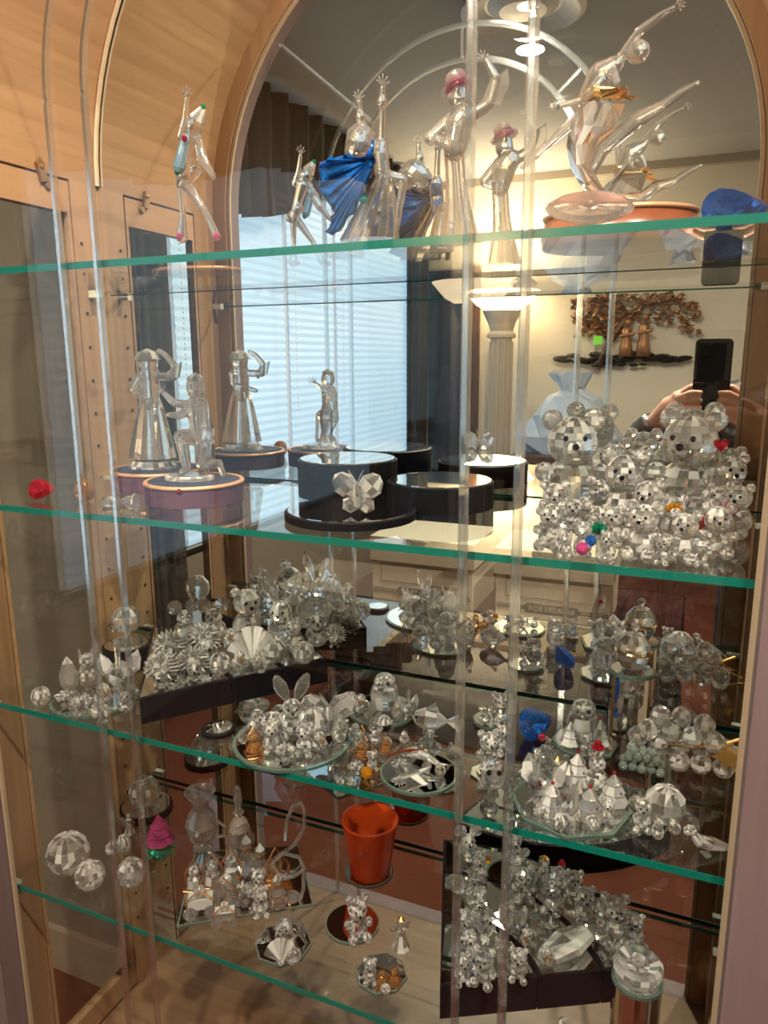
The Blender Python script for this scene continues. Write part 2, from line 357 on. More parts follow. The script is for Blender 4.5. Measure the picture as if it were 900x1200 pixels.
for i, (fx, hd) in enumerate(((738, 378), (758, 372))):
    m = MB(); top = Vector(A(fx, hd)); bot = Vector(A(fx - 4, 418)); hgt = top.z - bot.z
    m.lathe([(.045, 0), (.038, hgt * .3), (.026, hgt * .6), (.034, hgt * .78), (.012, hgt * .86)], 10, TR(bot + Vector((0, .045, 0))), sy=.7)
    m.ball(top + Vector((0, .045, 0)), .022, 10, 6); m.caps(bot + Vector((-.03, .06, hgt * .6)), .012, bot + Vector((.045, .07, hgt * .66)), .012)
    m.build('robed_figure', LEAFM, t, smooth=True)
MB().box(Vector(A(703, 399)) + Vector((0, .07, 0)), (.055, .004, .055)).build('lime_tag', LIMEP, t)

# low table with storage boxes
t = thing('low_table', 'low table under a maroon cloth behind the photographer', 'table', (-.63, -.66, 0))
zt = H - .905
MB().bb(-.62, .62, -.27, .27, zt - .03, zt).build('table_top', CLOTH, t)
m = MB(); n = 64; vs_ = []; fs = []
per = [(-.62 + 1.24 * i / 20, .275) for i in range(20)] + [(.625, .27 - .54 * i / 12) for i in range(12)] + [(.62 - 1.24 * i / 20, -.275) for i in range(20)] + [(-.625, -.27 + .54 * i / 12) for i in range(12)]
n = len(per)
for i, (x, y) in enumerate(per):
    k = 1 + .03 * math.sin(i * 1.7); vs_ += [(x, y, zt), (x * k, y * (1 + .06 * math.sin(i * 1.7)), .12)]
for i in range(n): j = (i + 1) % n; fs.append((2 * i, 2 * j, 2 * j + 1, 2 * i + 1))
m.add(vs_, fs).build('cloth_skirt', CLOTH, t)
for sx in (-1, 1):
    for sy in (-1, 1): MB().bb(sx * .56 - .02, sx * .56 + .02, sy * .22 - .02, sy * .22 + .02, 0, zt - .03).build('leg', DOORW, t)
def text(name, s, size, M, mat, parent, ext=.0006):
    cu = bpy.data.curves.new(name, 'FONT'); cu.body = s; cu.size = size; cu.align_x = 'CENTER'; cu.align_y = 'CENTER'; cu.extrude = ext
    o = bpy.data.objects.new(name, cu); cu.materials.append(mat); COL.objects.link(o)
    dg = bpy.context.evaluated_depsgraph_get(); me = bpy.data.meshes.new_from_object(o.evaluated_get(dg)); COL.objects.unlink(o); bpy.data.objects.remove(o)
    o = bpy.data.objects.new(name, me); COL.objects.link(o); o.matrix_local = M; o.parent = parent; return o
CREAMINK = simple('cream_print', (.55, .47, .36), .8)
for i, (xc, lab, rz) in enumerate(((-.905, 'beige cardboard storage box at the window side of the low table', .0), (-.43, 'beige cardboard storage box nearer the photographer', -.02))):
    b = thing('storage_box', lab, 'storage box', (xc, -.57, zt + .001), rz)
    MB().bb(-.195, .195, -.15, .15, 0, .165).build('box_body', CARD, b)
    MB().bb(-.202, .202, -.157, .157, .163, .255).build('lid', CARD, b)
    m = MB(); y = .1515
    for z in (.045, .055): m.bb(-.19, .19, y - .001, y, z - .0015, z + .0015)
    m.build('printed_line', INK, b)
    m = MB()
    for (x0, x1, z0, z1) in ((-.16, .16, .085, .087), (-.16, .16, .15, .152), (-.16, -.158, .085, .152), (.158, .16, .085, .152)): m.bb(x0, x1, y - .001, y, z0, z1)
    m.build('printed_frame', INK, b)
    MB().prism([(-.085, -.018), (.085, -.018), (.10, 0), (.085, .018), (-.085, .018), (-.10, 0)], 0, .0015, TR(0, y + .001, .05) @ RX(PI / 2)).build('logo_patch', INK, b)
    text('logo_lettering', 'BANKERS BOX', .024, TR(0, y + .0025, .05) @ RZ(PI) @ RX(PI / 2), CREAMINK, b)
m = MB(); m.box((0, 0, .005), (.40, .022, .009))
o = m.build('paper_pile', PAPER); o.location = (-.45, -.455 + .01, zt); tag(o, 'cream papers lying at the front edge of the low table', 'papers'); o.location.y = -.404
# plastic bags
rb = random.Random(5)
def bag(loc, s, lab):
    m = MB(); n = 14; k = 8; prof = [(.0, 0), (.9, 0), (1.0, .25), (.85, .55), (.5, .8), (.22, .92), (.3, 1.0), (.42, 1.15)]
    vs_ = []; fs = []
    for i in range(n):
        a = 2 * PI * i / n
        for r, z in prof: q = 1 + rb.uniform(-.2, .2); vs_.append((r * q * math.cos(a), r * q * math.sin(a), z * (1 + rb.uniform(-.05, .05))))
    for i in range(n):
        j = (i + 1) % n
        for q in range(k - 1): fs.append((i * k + q, j * k + q, j * k + q + 1, i * k + q + 1))
    m.add(vs_, fs, Matrix.Diagonal((s * .7, s * .5, s, 1))); o = m.build('plastic_bag', BAG); o.location = loc; tag(o, lab, 'bag')
t = thing('side_table', 'plain side table against the far wall under the wall sculpture', 'table', (-.55, -2.6, 0))
MB().bb(-.5, .5, -.25, .25, H - .62, H - .58).build('table_top', DOORW, t)
for sx in (-1, 1):
    for sy in (-1, 1): MB().bb(sx * .45 - .02, sx * .45 + .02, sy * .2 - .02, sy * .2 + .02, 0, H - .62).build('leg', DOORW, t)
bag((-.74, -2.6, H - .58), .42, 'large pale blue plastic bag standing on the side table')
bag((-.16, -2.6, H - .58), .24, 'small pale plastic bag on the side table under the sculpture')

# ------------------------------------------------------------------ the photographer
def voxel(o, size, smooth=2):
    md = o.modifiers.new('union', 'REMESH'); md.mode = 'VOXEL'; md.voxel_size = size; md.use_smooth_shade = True
    if smooth: s = o.modifiers.new('soften', 'SMOOTH'); s.factor = .5; s.iterations = smooth
    return o
t = thing('person', 'person in a shiny black jacket holding up a phone, seen in the mirror', 'person', (.26, -.34, 0), .35)
Mi = (TR(.26, -.34, 0) @ RZ(.35)).inverted()
def wl(x, y, z): return Mi @ Vector((x, y, z + H))
m = MB()
hx, hy, hz = 0, 0, 1.56
m.ball((0, .0, hz), .105, 16, 10, (.82, .98, 1.15)); m.caps((0, -.01, hz - .2), .055, (0, 0, hz - .08), .052)
m.ball((0, .098, hz - .015), .018, 8, 6, (.8, 1.2, 1.4)); m.ball((0, .085, hz - .065), .022, 8, 6, (1.3, .6, .5)); m.ball((0, .075, hz - .10), .03, 8, 6)
for s_ in (-1, 1): m.ball((s_ * .088, 0, hz - .01), .028, 8, 6, (.4, .8, 1.2))
m.caps((-.10, 0, 1.26), .09, (.10, 0, 1.26), .09); m.caps((0, 0, .92), .13, (0, 0, 1.22), .15)
for s_ in (-1, 1):
    m.caps((s_ * .09, 0, .88), .085, (s_ * .10, .02, .48), .055); m.caps((s_ * .10, .02, .48), .055, (s_ * .10, 0, .09), .038); m.caps((s_ * .10, -.02, .045), .04, (s_ * .10, .15, .035), .03)
# arms to the phone
def arm(side, sh, el, wr, palm, fingers, thumb):
    m.caps(sh, .05, el, .038); m.caps(el, .038, wr, .026); m.caps(wr, .026, palm, .030)
    for f in fingers:
        for i in range(len(f) - 1): m.caps(f[i], .0092 - .0007 * i, f[i + 1], .0085 - .0007 * i, 8)
    for i in range(len(thumb) - 1): m.caps(thumb[i], .0115 - .001 * i, thumb[i + 1], .0105 - .001 * i, 8)
Rp = wl(.105, -.045, -.125); Lp = wl(-.072, -.045, -.125)
arm(1, (.17, 0, 1.29), wl(.33, -.20, -.36), wl(.165, -.09, -.185), Rp,
    [[Rp + (Mi.to_3x3() @ Vector((-.005, .010, dz))), wl(.083, .002, -.125 + dz * 1.1 - .01), wl(.058, .010, -.120 + dz * 1.1), wl(.034 + abs(dz) * .1, .010, -.118 + dz)] for dz in (.030, .010, -.010, -.030)],
    [Rp, wl(.088, -.035, -.09), wl(.062, -.030, -.075)])
arm(-1, (-.17, 0, 1.29), wl(-.20, -.24, -.36), wl(-.125, -.10, -.19), Lp,
    [[Lp + (Mi.to_3x3() @ Vector((.005, .010, dz))), wl(-.055, .002, -.125 + dz * 1.1 - .01), wl(-.028, .010, -.120 + dz * 1.1), wl(-.004 - abs(dz) * .1, .010, -.118 + dz)] for dz in (.030, .010, -.010, -.030)],
    [Lp, wl(-.052, -.035, -.09), wl(-.028, -.030, -.075)])
body = voxel(m.build('body', SKIN, t), .0055, 2)
m = MB()
m.caps((-.11, 0, 1.27), .115, (.11, 0, 1.27), .115); m.caps((0, 0, .84), .175, (0, 0, 1.2), .19); m.caps((-.05, 0, .82), .15, (.05, 0, .82), .15)
m.caps((.19, 0, 1.28), .075, wl(.33, -.20, -.36), .066); m.caps(wl(.33, -.20, -.36), .066, wl(.172, -.092, -.190), .048)
m.caps((-.19, 0, 1.28), .075, wl(-.20, -.24, -.36), .066); m.caps(wl(-.20, -.24, -.36), .066, wl(-.130, -.103, -.194), .048)
for k in range(7): m.lathe([(.16, 0), (.20, .03), (.16, .06)], 20, TR(0, 0, .78 + k * .065))
voxel(m.build('jacket', JACK, t), .009, 1)
m = MB()
for s_ in (-1, 1): m.caps((s_ * .09, 0, .86), .10, (s_ * .10, .02, .48), .075); m.caps((s_ * .10, .02, .48), .075, (s_ * .10, 0, .11), .06)
voxel(m.build('trousers', JEAN, t), .012, 1)
m = MB(); m.ball((0, -.02, hz + .03), .115, 16, 10, (.9, 1.0, 1.1)); m.ball((0, -.05, hz - .05), .09, 12, 8, (1, .8, 1.2)); voxel(m.build('hair', HAIR, t), .01, 1)
for s_ in (-1, 1): MB().ball((s_ * .036, .088, hz + .005), .011, 8, 6).build('eye', JET, t)
def rrect(x0, x1, z0, z1, r, n=5):
    P_ = []
    for cx_, cz_, a in ((x1 - r, z0 + r, -PI / 2), (x1 - r, z1 - r, 0), (x0 + r, z1 - r, PI / 2), (x0 + r, z0 + r, PI)):
        for i in range(n + 1): b_ = a + PI / 2 * i / n; P_.append((cx_ + r * math.cos(b_), cz_ + r * math.sin(b_)))
    return P_
t = thing('smartphone', 'black smartphone held up in both hands, reflected in the mirror', 'phone', (.016, -.012, H - .047))
MB().prism(rrect(-.043, .043, -.09, .09, .012), 0, .009, RX(PI / 2) @ TR(0, 0, -.0045)).build('phone_body', BLACK, t)
MB().prism(rrect(-.040, -.006, .045, .086, .006), -.0065, -.0045, RX(PI / 2)).build('camera_bump', JET, t)
MB().prism(rrect(-.040, .040, -.086, .086, .010), .0046, .0050, RX(PI / 2)).build('screen', JET, t)

# ------------------------------------------------------------------ display cabinet
CX, D = -.43, 1.02
LX, RXX = -.951, .091                        # inner faces of the sides
ZS, ZF = .28, -1.22                          # spring line of the arch, cabinet floor
cab = thing('display_cabinet', 'arched maple display cabinet with mirrored back and a glass door', 'cabinet', (0, 0, H))
RI = (RXX - LX) / 2
def arc_pts(r, n=40, z0=ZF): return [(CX + r, z0)] + [(CX + r * math.cos(PI * i / n), ZS + r * math.sin(PI * i / n)) for i in range(n + 1)] + [(CX - r, z0)]
XZ = Matrix(((1, 0, 0, 0), (0, 0, 1, 0), (0, 1, 0, 0), (0, 0, 0, 1)))     # (x, z, y) -> (x, y, z)
MB().prism(arc_pts(RI), D, D + .004, XZ).build('mirror_back', MIRROR, cab)
MB().prism(arc_pts(RI + .03), D + .005, D + .022, XZ).build('back_board', MAPLE, cab)
# vault
m = MB(); vs_ = []; fs = []; n = 48
for i in range(n + 1):
    a = PI * i / n
    for r in (RI, RI + .02):
        for y in (.70, D): vs_.append((CX + r * math.cos(a), y, ZS + r * math.sin(a)))
for i in range(n):
    q = 4 * i
    fs += [(q, q + 1, q + 5, q + 4), (q + 2, q + 6, q + 7, q + 3), (q, q + 4, q + 6, q + 2), (q + 1, q + 3, q + 7, q + 5)]
fs += [(0, 2, 3, 1), (4 * n, 4 * n + 1, 4 * n + 3, 4 * n + 2)]
m.add(vs_, fs).build('arched_roof', MAPLE_Y, cab)
# bead where the vault meets the mirror
m = MB(); m.tube([(CX + (RI - .004) * math.cos(PI * i / 40), D - .004, ZS + (RI - .004) * math.sin(PI * i / 40)) for i in range(41)], .004, 6); m.build('mirror_bead', simple('pale_bead', (.62, .48, .33), .4), cab)
MB().bb(LX, RXX, .70, D, ZF - .02, ZF).build('floor_board', MAPLE_SHADED, cab)
MB().bb(LX - .04, RXX + .04, .68, D + .02, -H + .02, ZF - .021).build('plinth', MAPLE_SHADED, cab)
for s_, x in ((-1, LX), (1, RXX)):
    xa, xb = (x - .02, x) if s_ < 0 else (x, x + .02)
    f = MB().bb(xa, xb, .695, .763, ZF, ZS).build('front_stile', MAPLE, cab)
    f = MB().bb(xa, xb, .960, D, ZF, ZS).build('back_stile', MAPLE, cab)
    m = MB(); xi = x + (.0006 if s_ < 0 else -.0006)
    for k in range(24):
        for yy in (.975,): m.lathe([(.0028, -.0008), (.0028, .0008)], 8, TR(xi, yy, -1.08 + k * .055) @ RY(PI / 2))
    tag(m.build('pin_hole', HOLE, f), kind='stuff')
    pf = MB(); pf.bb(xa + .003, xb - .003 * 0, .766, .957, .229, .276); pf.bb(xa + .003, xb, .766, .957, ZF + .004, ZF + .05)
    pf.bb(xa + .003, xb, .766, .772, ZF + .05, .229); pf.bb(xa + .003, xb, .951, .957, ZF + .05, .229)
    pf = pf.build('glazed_side_frame', MAPLE_Y, cab)
    MB().bb(xa + .008, xa + .011, .772, .951, ZF + .05, .229).build('side_glass', SGLASS, pf)
    m = MB(); yl = .903; xs = x - s_ * .003
    m.prism([(-.006, -.016), (.006, -.016), (.007, .012), (0, .018), (-.007, .012)], -.003, .003, TR(xs, yl, .281) @ RZ(PI / 2) @ RX(PI / 2) @ RZ(.25))
    m.lathe([(.004, -.002), (.003, .002), (0, .003)], 10, TR(xs - s_ * .003, yl, .286) @ RY(-s_ * PI / 2))
    m.build('turn_latch', BRASS, pf)
    m = MB(); m.lathe([(.007, -.002), (.005, .002), (0, .002)], 12, TR(xs, yl + .012, .262) @ RY(-s_ * PI / 2)); m.build('latch_screw', BRASS, pf)
# face frame / door
RO, RIN = .56, .4885
def ring(r0, r1, z0, n=40):
    outer = [(CX + r1, z0)] + [(CX + r1 * math.cos(PI * i / n), ZS + r1 * math.sin(PI * i / n)) for i in range(n + 1)] + [(CX - r1, z0)]
    inner = [(CX + r0, z0)] + [(CX + r0 * math.cos(PI * i / n), ZS + r0 * math.sin(PI * i / n)) for i in range(n + 1)] + [(CX - r0, z0)]
    return outer, inner
def arch_band(r0, r1, y0, y1, z0, name, mat, parent, n=40):
    o_, i_ = ring(r0, r1, z0, n); k = len(o_); vs_ = []; fs = []
    for q in range(k): vs_ += [(o_[q][0], y0, o_[q][1]), (i_[q][0], y0, i_[q][1]), (o_[q][0], y1, o_[q][1]), (i_[q][0], y1, i_[q][1])]
    for q in range(k - 1):
        a = 4 * q; fs += [(a, a + 1, a + 5, a + 4), (a + 2, a + 6, a + 7, a + 3), (a, a + 4, a + 6, a + 2), (a + 1, a + 3, a + 7, a + 5)]
    fs += [(0, 2, 3, 1), (4 * k - 4, 4 * k - 3, 4 * k - 1, 4 * k - 2)]
    return MB().add(vs_, fs).build(name, mat, parent)
dr = arch_band(RIN, RO, .655, .694, ZF - .02, 'door_frame', PINKW, cab)
arch_band(RIN + .003, RO - .01, .6945, .6995, ZF, 'door_lining', MAPLE, cab)
arch_band(RIN - .005, RIN + .001, .6895, .6945, ZF + .0, 'glazing_bead', simple('cream_bead', (.45, .33, .22), .4), dr)
MB().bb(CX - RO, CX + RO, .655, .694, ZF - .10, ZF - .005).build('bottom_rail', PINKW, dr)
MB().prism(arc_pts(RIN, 40, ZF - .004), .6865, .6885, XZ).build('door_glass', PANE, dr)
# glass bars on the inside of the door glass
BX = ((-.6995, -.6455), (-.2105, -.1555))
def bevbar(x, w, z0, z1):
    m = MB(); y = .6865; h = w / 2
    m.add([(x - h, y, z0), (x + h, y, z0), (x + h * .45, y - .0045, z0), (x - h * .45, y - .0045, z0), (x - h, y, z1), (x + h, y, z1), (x + h * .45, y - .0045, z1), (x - h * .45, y - .0045, z1), (x, y - .002, z1 + .012)],
          [(0, 3, 2, 1), (0, 1, 5, 4), (1, 2, 6, 5), (2, 3, 7, 6), (3, 0, 4, 7), (4, 5, 8), (5, 6, 8), (6, 7, 8), (7, 4, 8)])
    return m
for x in (-.7015, -.6475, -.2085, -.1545): bevbar(x, .0105, ZF + .0, .278).build('bevelled_bar', BEVEL, dr)
CB = -.428
for r in (.2195, .2735):
    m = MB(); n = 36; vs_ = []; fs = []
    for i in range(n + 1):
        a = PI * i / n
        for dr_, dy in ((-.005, 0), (.005, 0), (.002, -.004), (-.002, -.004)): vs_.append((CB + (r + dr_) * math.cos(a), .6865 + dy, .285 + (r + dr_) * math.sin(a)))
    for i in range(n):
        for j in range(4): q = 4 * i; fs.append((q + j, q + (j + 1) % 4, q + 4 + (j + 1) % 4, q + 4 + j))
    fs += [(3, 2, 1, 0), (4 * n, 4 * n + 1, 4 * n + 2, 4 * n + 3)]
    m.add(vs_, fs).build('bevelled_arch', BEVEL, dr)
for a, r0, r1 in ((2.45, .275, .47), (.72, .225, .27), (1.57, .225, .27), (2.45, .225, .27)):
    p0 = Vector((CB + r0 * math.cos(a), .6845, .285 + r0 * math.sin(a))); p1 = Vector((CB + r1 * math.cos(a), .6845, .285 + r1 * math.sin(a)))
    m = MB().cone(p0, p1, .0035, .0035, 6); m.build('bevelled_spoke', BEVEL, dr)

# shelves
HS = [.113, -.192, -.490, -.795]
names = ['top glass shelf with a bright green front edge, carrying the tall dancers', 'second glass shelf from the top, carrying the crystal bears', 'third glass shelf from the top, with mirror dishes and a fan of black risers', 'lowest glass shelf, carrying the red bucket and crystal balls']
for k, z in enumerate(HS):
    s_ = thing('glass_shelf', names[k], 'shelf', (0, 0, H + z))
    MB().bb(LX + .004, RXX - .004, .7008, D - .008, -.0068, 0).build('glass_pane', SHELF, s_)
    MB().bb(LX + .004, RXX - .004, .700, .7008, -.0080, 0).build('front_edge', EDGE, s_)
    MB().bb(LX + .004, RXX - .004, D - .008, D - .0072, -.0068, 0).build('back_edge', EDGE, s_)
    for x in (LX, RXX - .022):
        for y in (.712, .985):
            o = MB().bb(x + .001, x + .021, y - .005, y + .005, -.0125, -.0072).build('shelf_support', WHITE, s_)

# ------------------------------------------------------------------ crystal kinds (unit height, base at z = 0, facing -y)
P_ = {}
FX = Matrix.Identity(4)
def mk(name, parts):                         # prototype: list of (part name, MB, material)
    P_[name] = []
    for pn, mb, mat in parts:
        me = bpy.data.meshes.new(pn); me.from_pydata([tuple(v) for v in mb.v], [], mb.f); me.materials.append(mat); me.update(); P_[name].append((pn, me))
MATSWAP = {}
def recol(me, mat):
    key = (me.name, mat.name)
    if key not in MATSWAP: c = me.copy(); c.materials[0] = mat; MATSWAP[key] = c
    return MATSWAP[key]
def place(kind, name, label, cat, loc, h, rz=0, mat=None, group=None, sx=1.0, lean=0.0):
    t = thing(name, label, cat, loc, rz, group); t.scale = (h * sx, h * sx, h)
    if lean: t.rotation_euler = (0, lean, rz)
    first = True
    for pn, me in P_[kind]:
        if mat is not None and pn in ('body', 'head', 'ear', 'leg', 'arm', 'petal', 'stone', 'wing', 'spines', 'tail') and me.materials[0] in (CRY, CRYA, CRYF, CRYM, CBLU) and me.materials[0] != mat: me = recol(me, mat)
        o = bpy.data.objects.new(pn, me); COL.objects.link(o); o.parent = t
    return t
def B(c, r, n=10, m=6, sc_=(1, 1, 1)):
    if r > .06: n = round(n * 1.35); m = round(m * 1.35)
    return MB().ball(c, r, n, m, sc_, RZ(.3))
def eyes(x, y, z, r, nose=None, nr=None):
    L_ = [('eye', B((-x, y, z), r, 8, 5), JET), ('eye', B((x, y, z), r, 8, 5), JET)]
    if nose: L_.append(('nose', B(nose, nr or r * 1.2, 8, 5), JET))
    return L_
# seated bear
mk('bear', [('body', B((0, 0, .27), .26, 12, 8, (1, .92, 1.02)), CRY), ('head', B((0, -.03, .68), .235, 12, 8), CRY),
    ('ear', B((-.19, 0, .88), .10, 8, 6), CRYA), ('ear', B((.19, 0, .88), .10, 8, 6), CRYA), ('muzzle', B((0, -.22, .63), .085, 8, 6), CRY),
    ('arm', B((-.25, -.12, .40), .095, 8, 6, (1, 1.3, 1)), CRYA), ('arm', B((.25, -.12, .40), .095, 8, 6, (1, 1.3, 1)), CRYA),
    ('leg', B((-.17, -.24, .12), .12, 8, 6), CRY), ('leg', B((.17, -.24, .12), .12, 8, 6), CRY)] + eyes(.085, -.235, .73, .026, (0, -.30, .66), .034))
mk('cub', [('body', B((0, 0, .28), .24, 10, 6, (1, .9, 1.1)), CRYA), ('head', B((0, -.04, .70), .22, 10, 6), CRY),
    ('ear', B((-.17, -.02, .88), .085, 7, 5), CRY), ('ear', B((.17, -.02, .88), .085, 7, 5), CRY),
    ('leg', B((-.15, -.2, .10), .10, 7, 5), CRY), ('leg', B((.15, -.2, .10), .10, 7, 5), CRY)] + eyes(.08, -.235, .74, .028, (0, -.275, .66), .036))
mk('mouse', [('body', B((0, 0, .26), .26, 12, 7, (1, 1, 1)), CRY), ('head', MB().lathe([(0, 0), (.16, .04), (.19, .15), (.10, .32), (0, .42)], 10, TR(0, .10, .60) @ RX(PI / 2 + .15)), CRY),
    ('ear', MB().lathe([(0, -.03), (.17, 0), (0, .03)], 10, TR(-.20, .02, .83) @ RX(PI / 2)), CRYM), ('ear', MB().lathe([(0, -.03), (.17, 0), (0, .03)], 10, TR(.20, .02, .83) @ RX(PI / 2)), CRYM),
    ('tail', MB().tube([(0, .2, .1), (.15, .35, .12), (.3, .3, .2)], [.02, .016, .008], 6), CRYM)] + eyes(.08, -.20, .66, .026, (0, -.33, .62), .03))
mk('rabbit', [('body', B((0, .02, .20), .20, 12, 7, (1, 1.15, 1)), CRY), ('head', B((0, -.08, .47), .145, 10, 7), CRY),
    ('ear', MB().lathe([(.02, 0), (.09, .18), (.10, .30), (.05, .44), (0, .48)], 8, TR(-.05, -.03, .54) @ RY(-.38), sy=.35), CRYM),
    ('ear', MB().lathe([(.02, 0), (.09, .18), (.10, .30), (.05, .44), (0, .48)], 8, TR(.05, -.03, .54) @ RY(.42), sy=.35), CRYM),
    ('leg', B((-.12, -.16, .08), .08, 7, 5), CRY), ('leg', B((.12, -.16, .08), .08, 7, 5), CRY)] + eyes(.06, -.20, .50, .018, (0, -.22, .45), .02))
mk('cat', [('body', B((0, .05, .28), .25, 12, 7, (.85, 1.05, 1.1)), CRY), ('head', B((0, -.08, .68), .17, 10, 6), CRYA),
    ('ear', MB().cone((-.11, -.05, .78), (-.14, -.05, .98), .07, 0, 4), CRYM), ('ear', MB().cone((.11, -.05, .78), (.14, -.05, .98), .07, 0, 4), CRYM),
    ('tail', MB().tube([(.1, .25, .1), (.3, .3, .2), (.36, .22, .45), (.3, .15, .6)], [.04, .045, .04, .02], 7), CRYM)] + eyes(.065, -.235, .71, .022, (0, -.25, .65), .02))
def spiky(c, r, n, L_):
    m = MB(); m.ball(c, r, 12, 8)
    for i in range(n):
        z = 1 - 2 * (i + .5) / n; a = i * 2.39996
        if z < -.45: continue
        d = Vector((math.sqrt(1 - z * z) * math.cos(a), math.sqrt(1 - z * z) * math.sin(a), z))
        if d.y < -.72: continue
        p = Vector(c) + d * r * .9; m.cone(p, Vector(c) + d * (r + L_), r * .19, 0, 4)
    return m
mk('hedgehog', [('body', B((0, .02, .44), .30, 12, 8), CRY), ('spines', spiky((0, .05, .47), .33, 150, .15), CRYF),
    ('head', MB().lathe([(.20, 0), (.17, .10), (.07, .24), (0, .27)], 10, TR(0, -.22, .36) @ RX(PI / 2)), CRY), ('leg', B((-.13, -.12, .07), .07, 7, 5), CRY), ('leg', B((.13, -.12, .07), .07, 7, 5), CRY)] + eyes(.09, -.37, .42, .03, (0, -.49, .36), .04))
mk('duck', [('body', MB().lathe([(0, -.42), (.14, -.32), (.27, -.08), (.26, .12), (.12, .34), (0, .50)], 10, TR(0, 0, .30) @ RX(-PI / 2 - .25)), CRY), ('head', B((0, -.30, .72), .18, 10, 7), CRY),
    ('beak', MB().cone((0, -.44, .70), (0, -.62, .66), .07, .02, 6), CAMB)] + eyes(.10, -.43, .77, .024))
mk('owl', [('body', MB().lathe([(.12, 0), (.30, .12), (.36, .38), (.30, .62), (.16, .72)], 12), CRYA), ('head', B((0, -.02, .76), .24, 12, 8, (1.1, .9, .9)), CRY),
    ('eye_disc', MB().lathe([(.11, 0), (.07, .03)], 12, TR(-.12, -.20, .80) @ RX(PI / 2)), CRYF), ('eye_disc', MB().lathe([(.11, 0), (.07, .03)], 12, TR(.12, -.20, .80) @ RX(PI / 2)), CRYF),
    ('beak', MB().cone((0, -.20, .74), (0, -.30, .64), .05, 0, 4), CRYM)] + eyes(.12, -.245, .80, .04))
mk('swan', [('body', MB().lathe([(0, -.40), (.18, -.25), (.26, 0), (.18, .25), (0, .48)], 9, TR(0, 0, .24) @ RX(-PI / 2 - .3)), CRY),
    ('neck', MB().tube([(0, -.25, .3), (0, -.42, .5), (0, -.34, .72), (0, -.2, .88), (0, -.28, .97), (0, -.40, .90)], [.075, .055, .045, .045, .06, .02], 8), CRYM),
    ('wing', MB().lathe([(0, 0), (.14, .15), (.10, .38), (0, .55)], 6, TR(-.16, -.1, .25) @ RX(-.9) @ RY(-.3), sy=.4), CRYF), ('wing', MB().lathe([(0, 0), (.14, .15), (.10, .38), (0, .55)], 6, TR(.16, -.1, .25) @ RX(-.9) @ RY(.3), sy=.4), CRYF)])
mk('fish', [('body', MB().lathe([(0, -.5), (.18, -.38), (.30, -.1), (.24, .2), (.06, .45)], 12, TR(0, 0, .42) @ RY(PI / 2), sx=1.2, sy=.7), CRY),
    ('tail', MB().prism([(.42, 0), (.78, .26), (.68, 0), (.78, -.26)], -.03, .03, TR(0, 0, .42) @ RX(PI / 2)), CRYM), ('fin', MB().prism([(-.1, .3), (.15, .55), (.25, .25)], -.025, .025, TR(0, 0, .42) @ RX(PI / 2)), CRYM), ('foot', MB().lathe([(.16, 0), (.1, .08)], 8), CRYM),
    ('eye', B((-.34, -.14, .50), .04, 8, 5), JET), ('eye', B((-.34, .14, .50), .04, 8, 5), JET)])
def wing(sx, up):
    return MB().lathe([(.02, 0), (.20, .22), (.24, .40), (.14, .58), (0, .64)], 9, TR(0, 0, .32) @ RY(sx) @ RX(up), sy=.22)
mk('butterfly', [('body', MB().lathe([(0, 0), (.07, .08), (.09, .3), (.05, .5), (0, .56)], 8, TR(0, -.05, .12) @ RX(.25)), CRY), ('wing', wing(-.75, .1), CRYA), ('wing', wing(.75, .1), CRYA),
    ('wing', MB().lathe([(.02, 0), (.15, .12), (.15, .26), (0, .36)], 8, TR(0, 0, .30) @ RY(-2.1), sy=.25), CRY), ('wing', MB().lathe([(.02, 0), (.15, .12), (.15, .26), (0, .36)], 8, TR(0, 0, .30) @ RY(2.1), sy=.25), CRY),
    ('antenna', MB().tube([(0, -.1, .6), (-.08, -.15, .78), (-.15, -.17, .9)], .010, 5), CRYM), ('antenna', MB().tube([(0, -.1, .6), (.08, -.15, .78), (.15, -.17, .9)], .010, 5), CRYM)])
mk('ball', [('stone', MB().lathe([(.12, 0), (.30, .07), (.43, .22), (.5, .42), (.5, .58), (.43, .78), (.30, .93), (.12, 1)], 20), CRY)])
mk('gem', [('stone', MB().lathe([(0, 0), (.5, .62), (.5, .68), (.30, .92), (0, .97)], 12, TR(0, 0, .0)), CRY)])
mk('pear_gem', [('stone', MB().add(*(lambda: (
    [(r * math.cos(2 * PI * i / 14) * (1.35 if math.cos(2 * PI * i / 14) > 0 else 1.0) * (1 + .1 * math.cos(2 * PI * i / 14)), r * math.sin(2 * PI * i / 14) * (1 - .35 * max(0, math.cos(2 * PI * i / 14))), z) for r, z in ((.10, -.30), (.42, -.06), (.5, .02), (.30, .24)) for i in range(14)],
    [tuple(reversed(range(14))), tuple(42 + i for i in range(14))] + [(q * 14 + i, q * 14 + (i + 1) % 14, (q + 1) * 14 + (i + 1) % 14, (q + 1) * 14 + i) for q in range(3) for i in range(14)]))(), TR(0, 0, .5) @ RX(1.1)), CBLU)])
def petal(a, tilt, L_=.5, w_=.16): return MB().lathe([(.02, 0), (w_, L_ * .5), (w_ * .7, L_ * .8), (0, L_)], 6, TR(0, 0, .25) @ RZ(a) @ RY(tilt), sy=.4)
mk('flower', [('petal', petal(2 * PI * k / 7, 1.0), CRYF if k % 2 else CRY) for k in range(7)] + [('petal', petal(2 * PI * k / 4 + .3, .35), CRY) for k in range(4)] + [('stone', B((0, 0, .3), .16, 8, 5), CRYA), ('foot', MB().lathe([(.2, 0), (.12, .2)], 8), CRYM)])
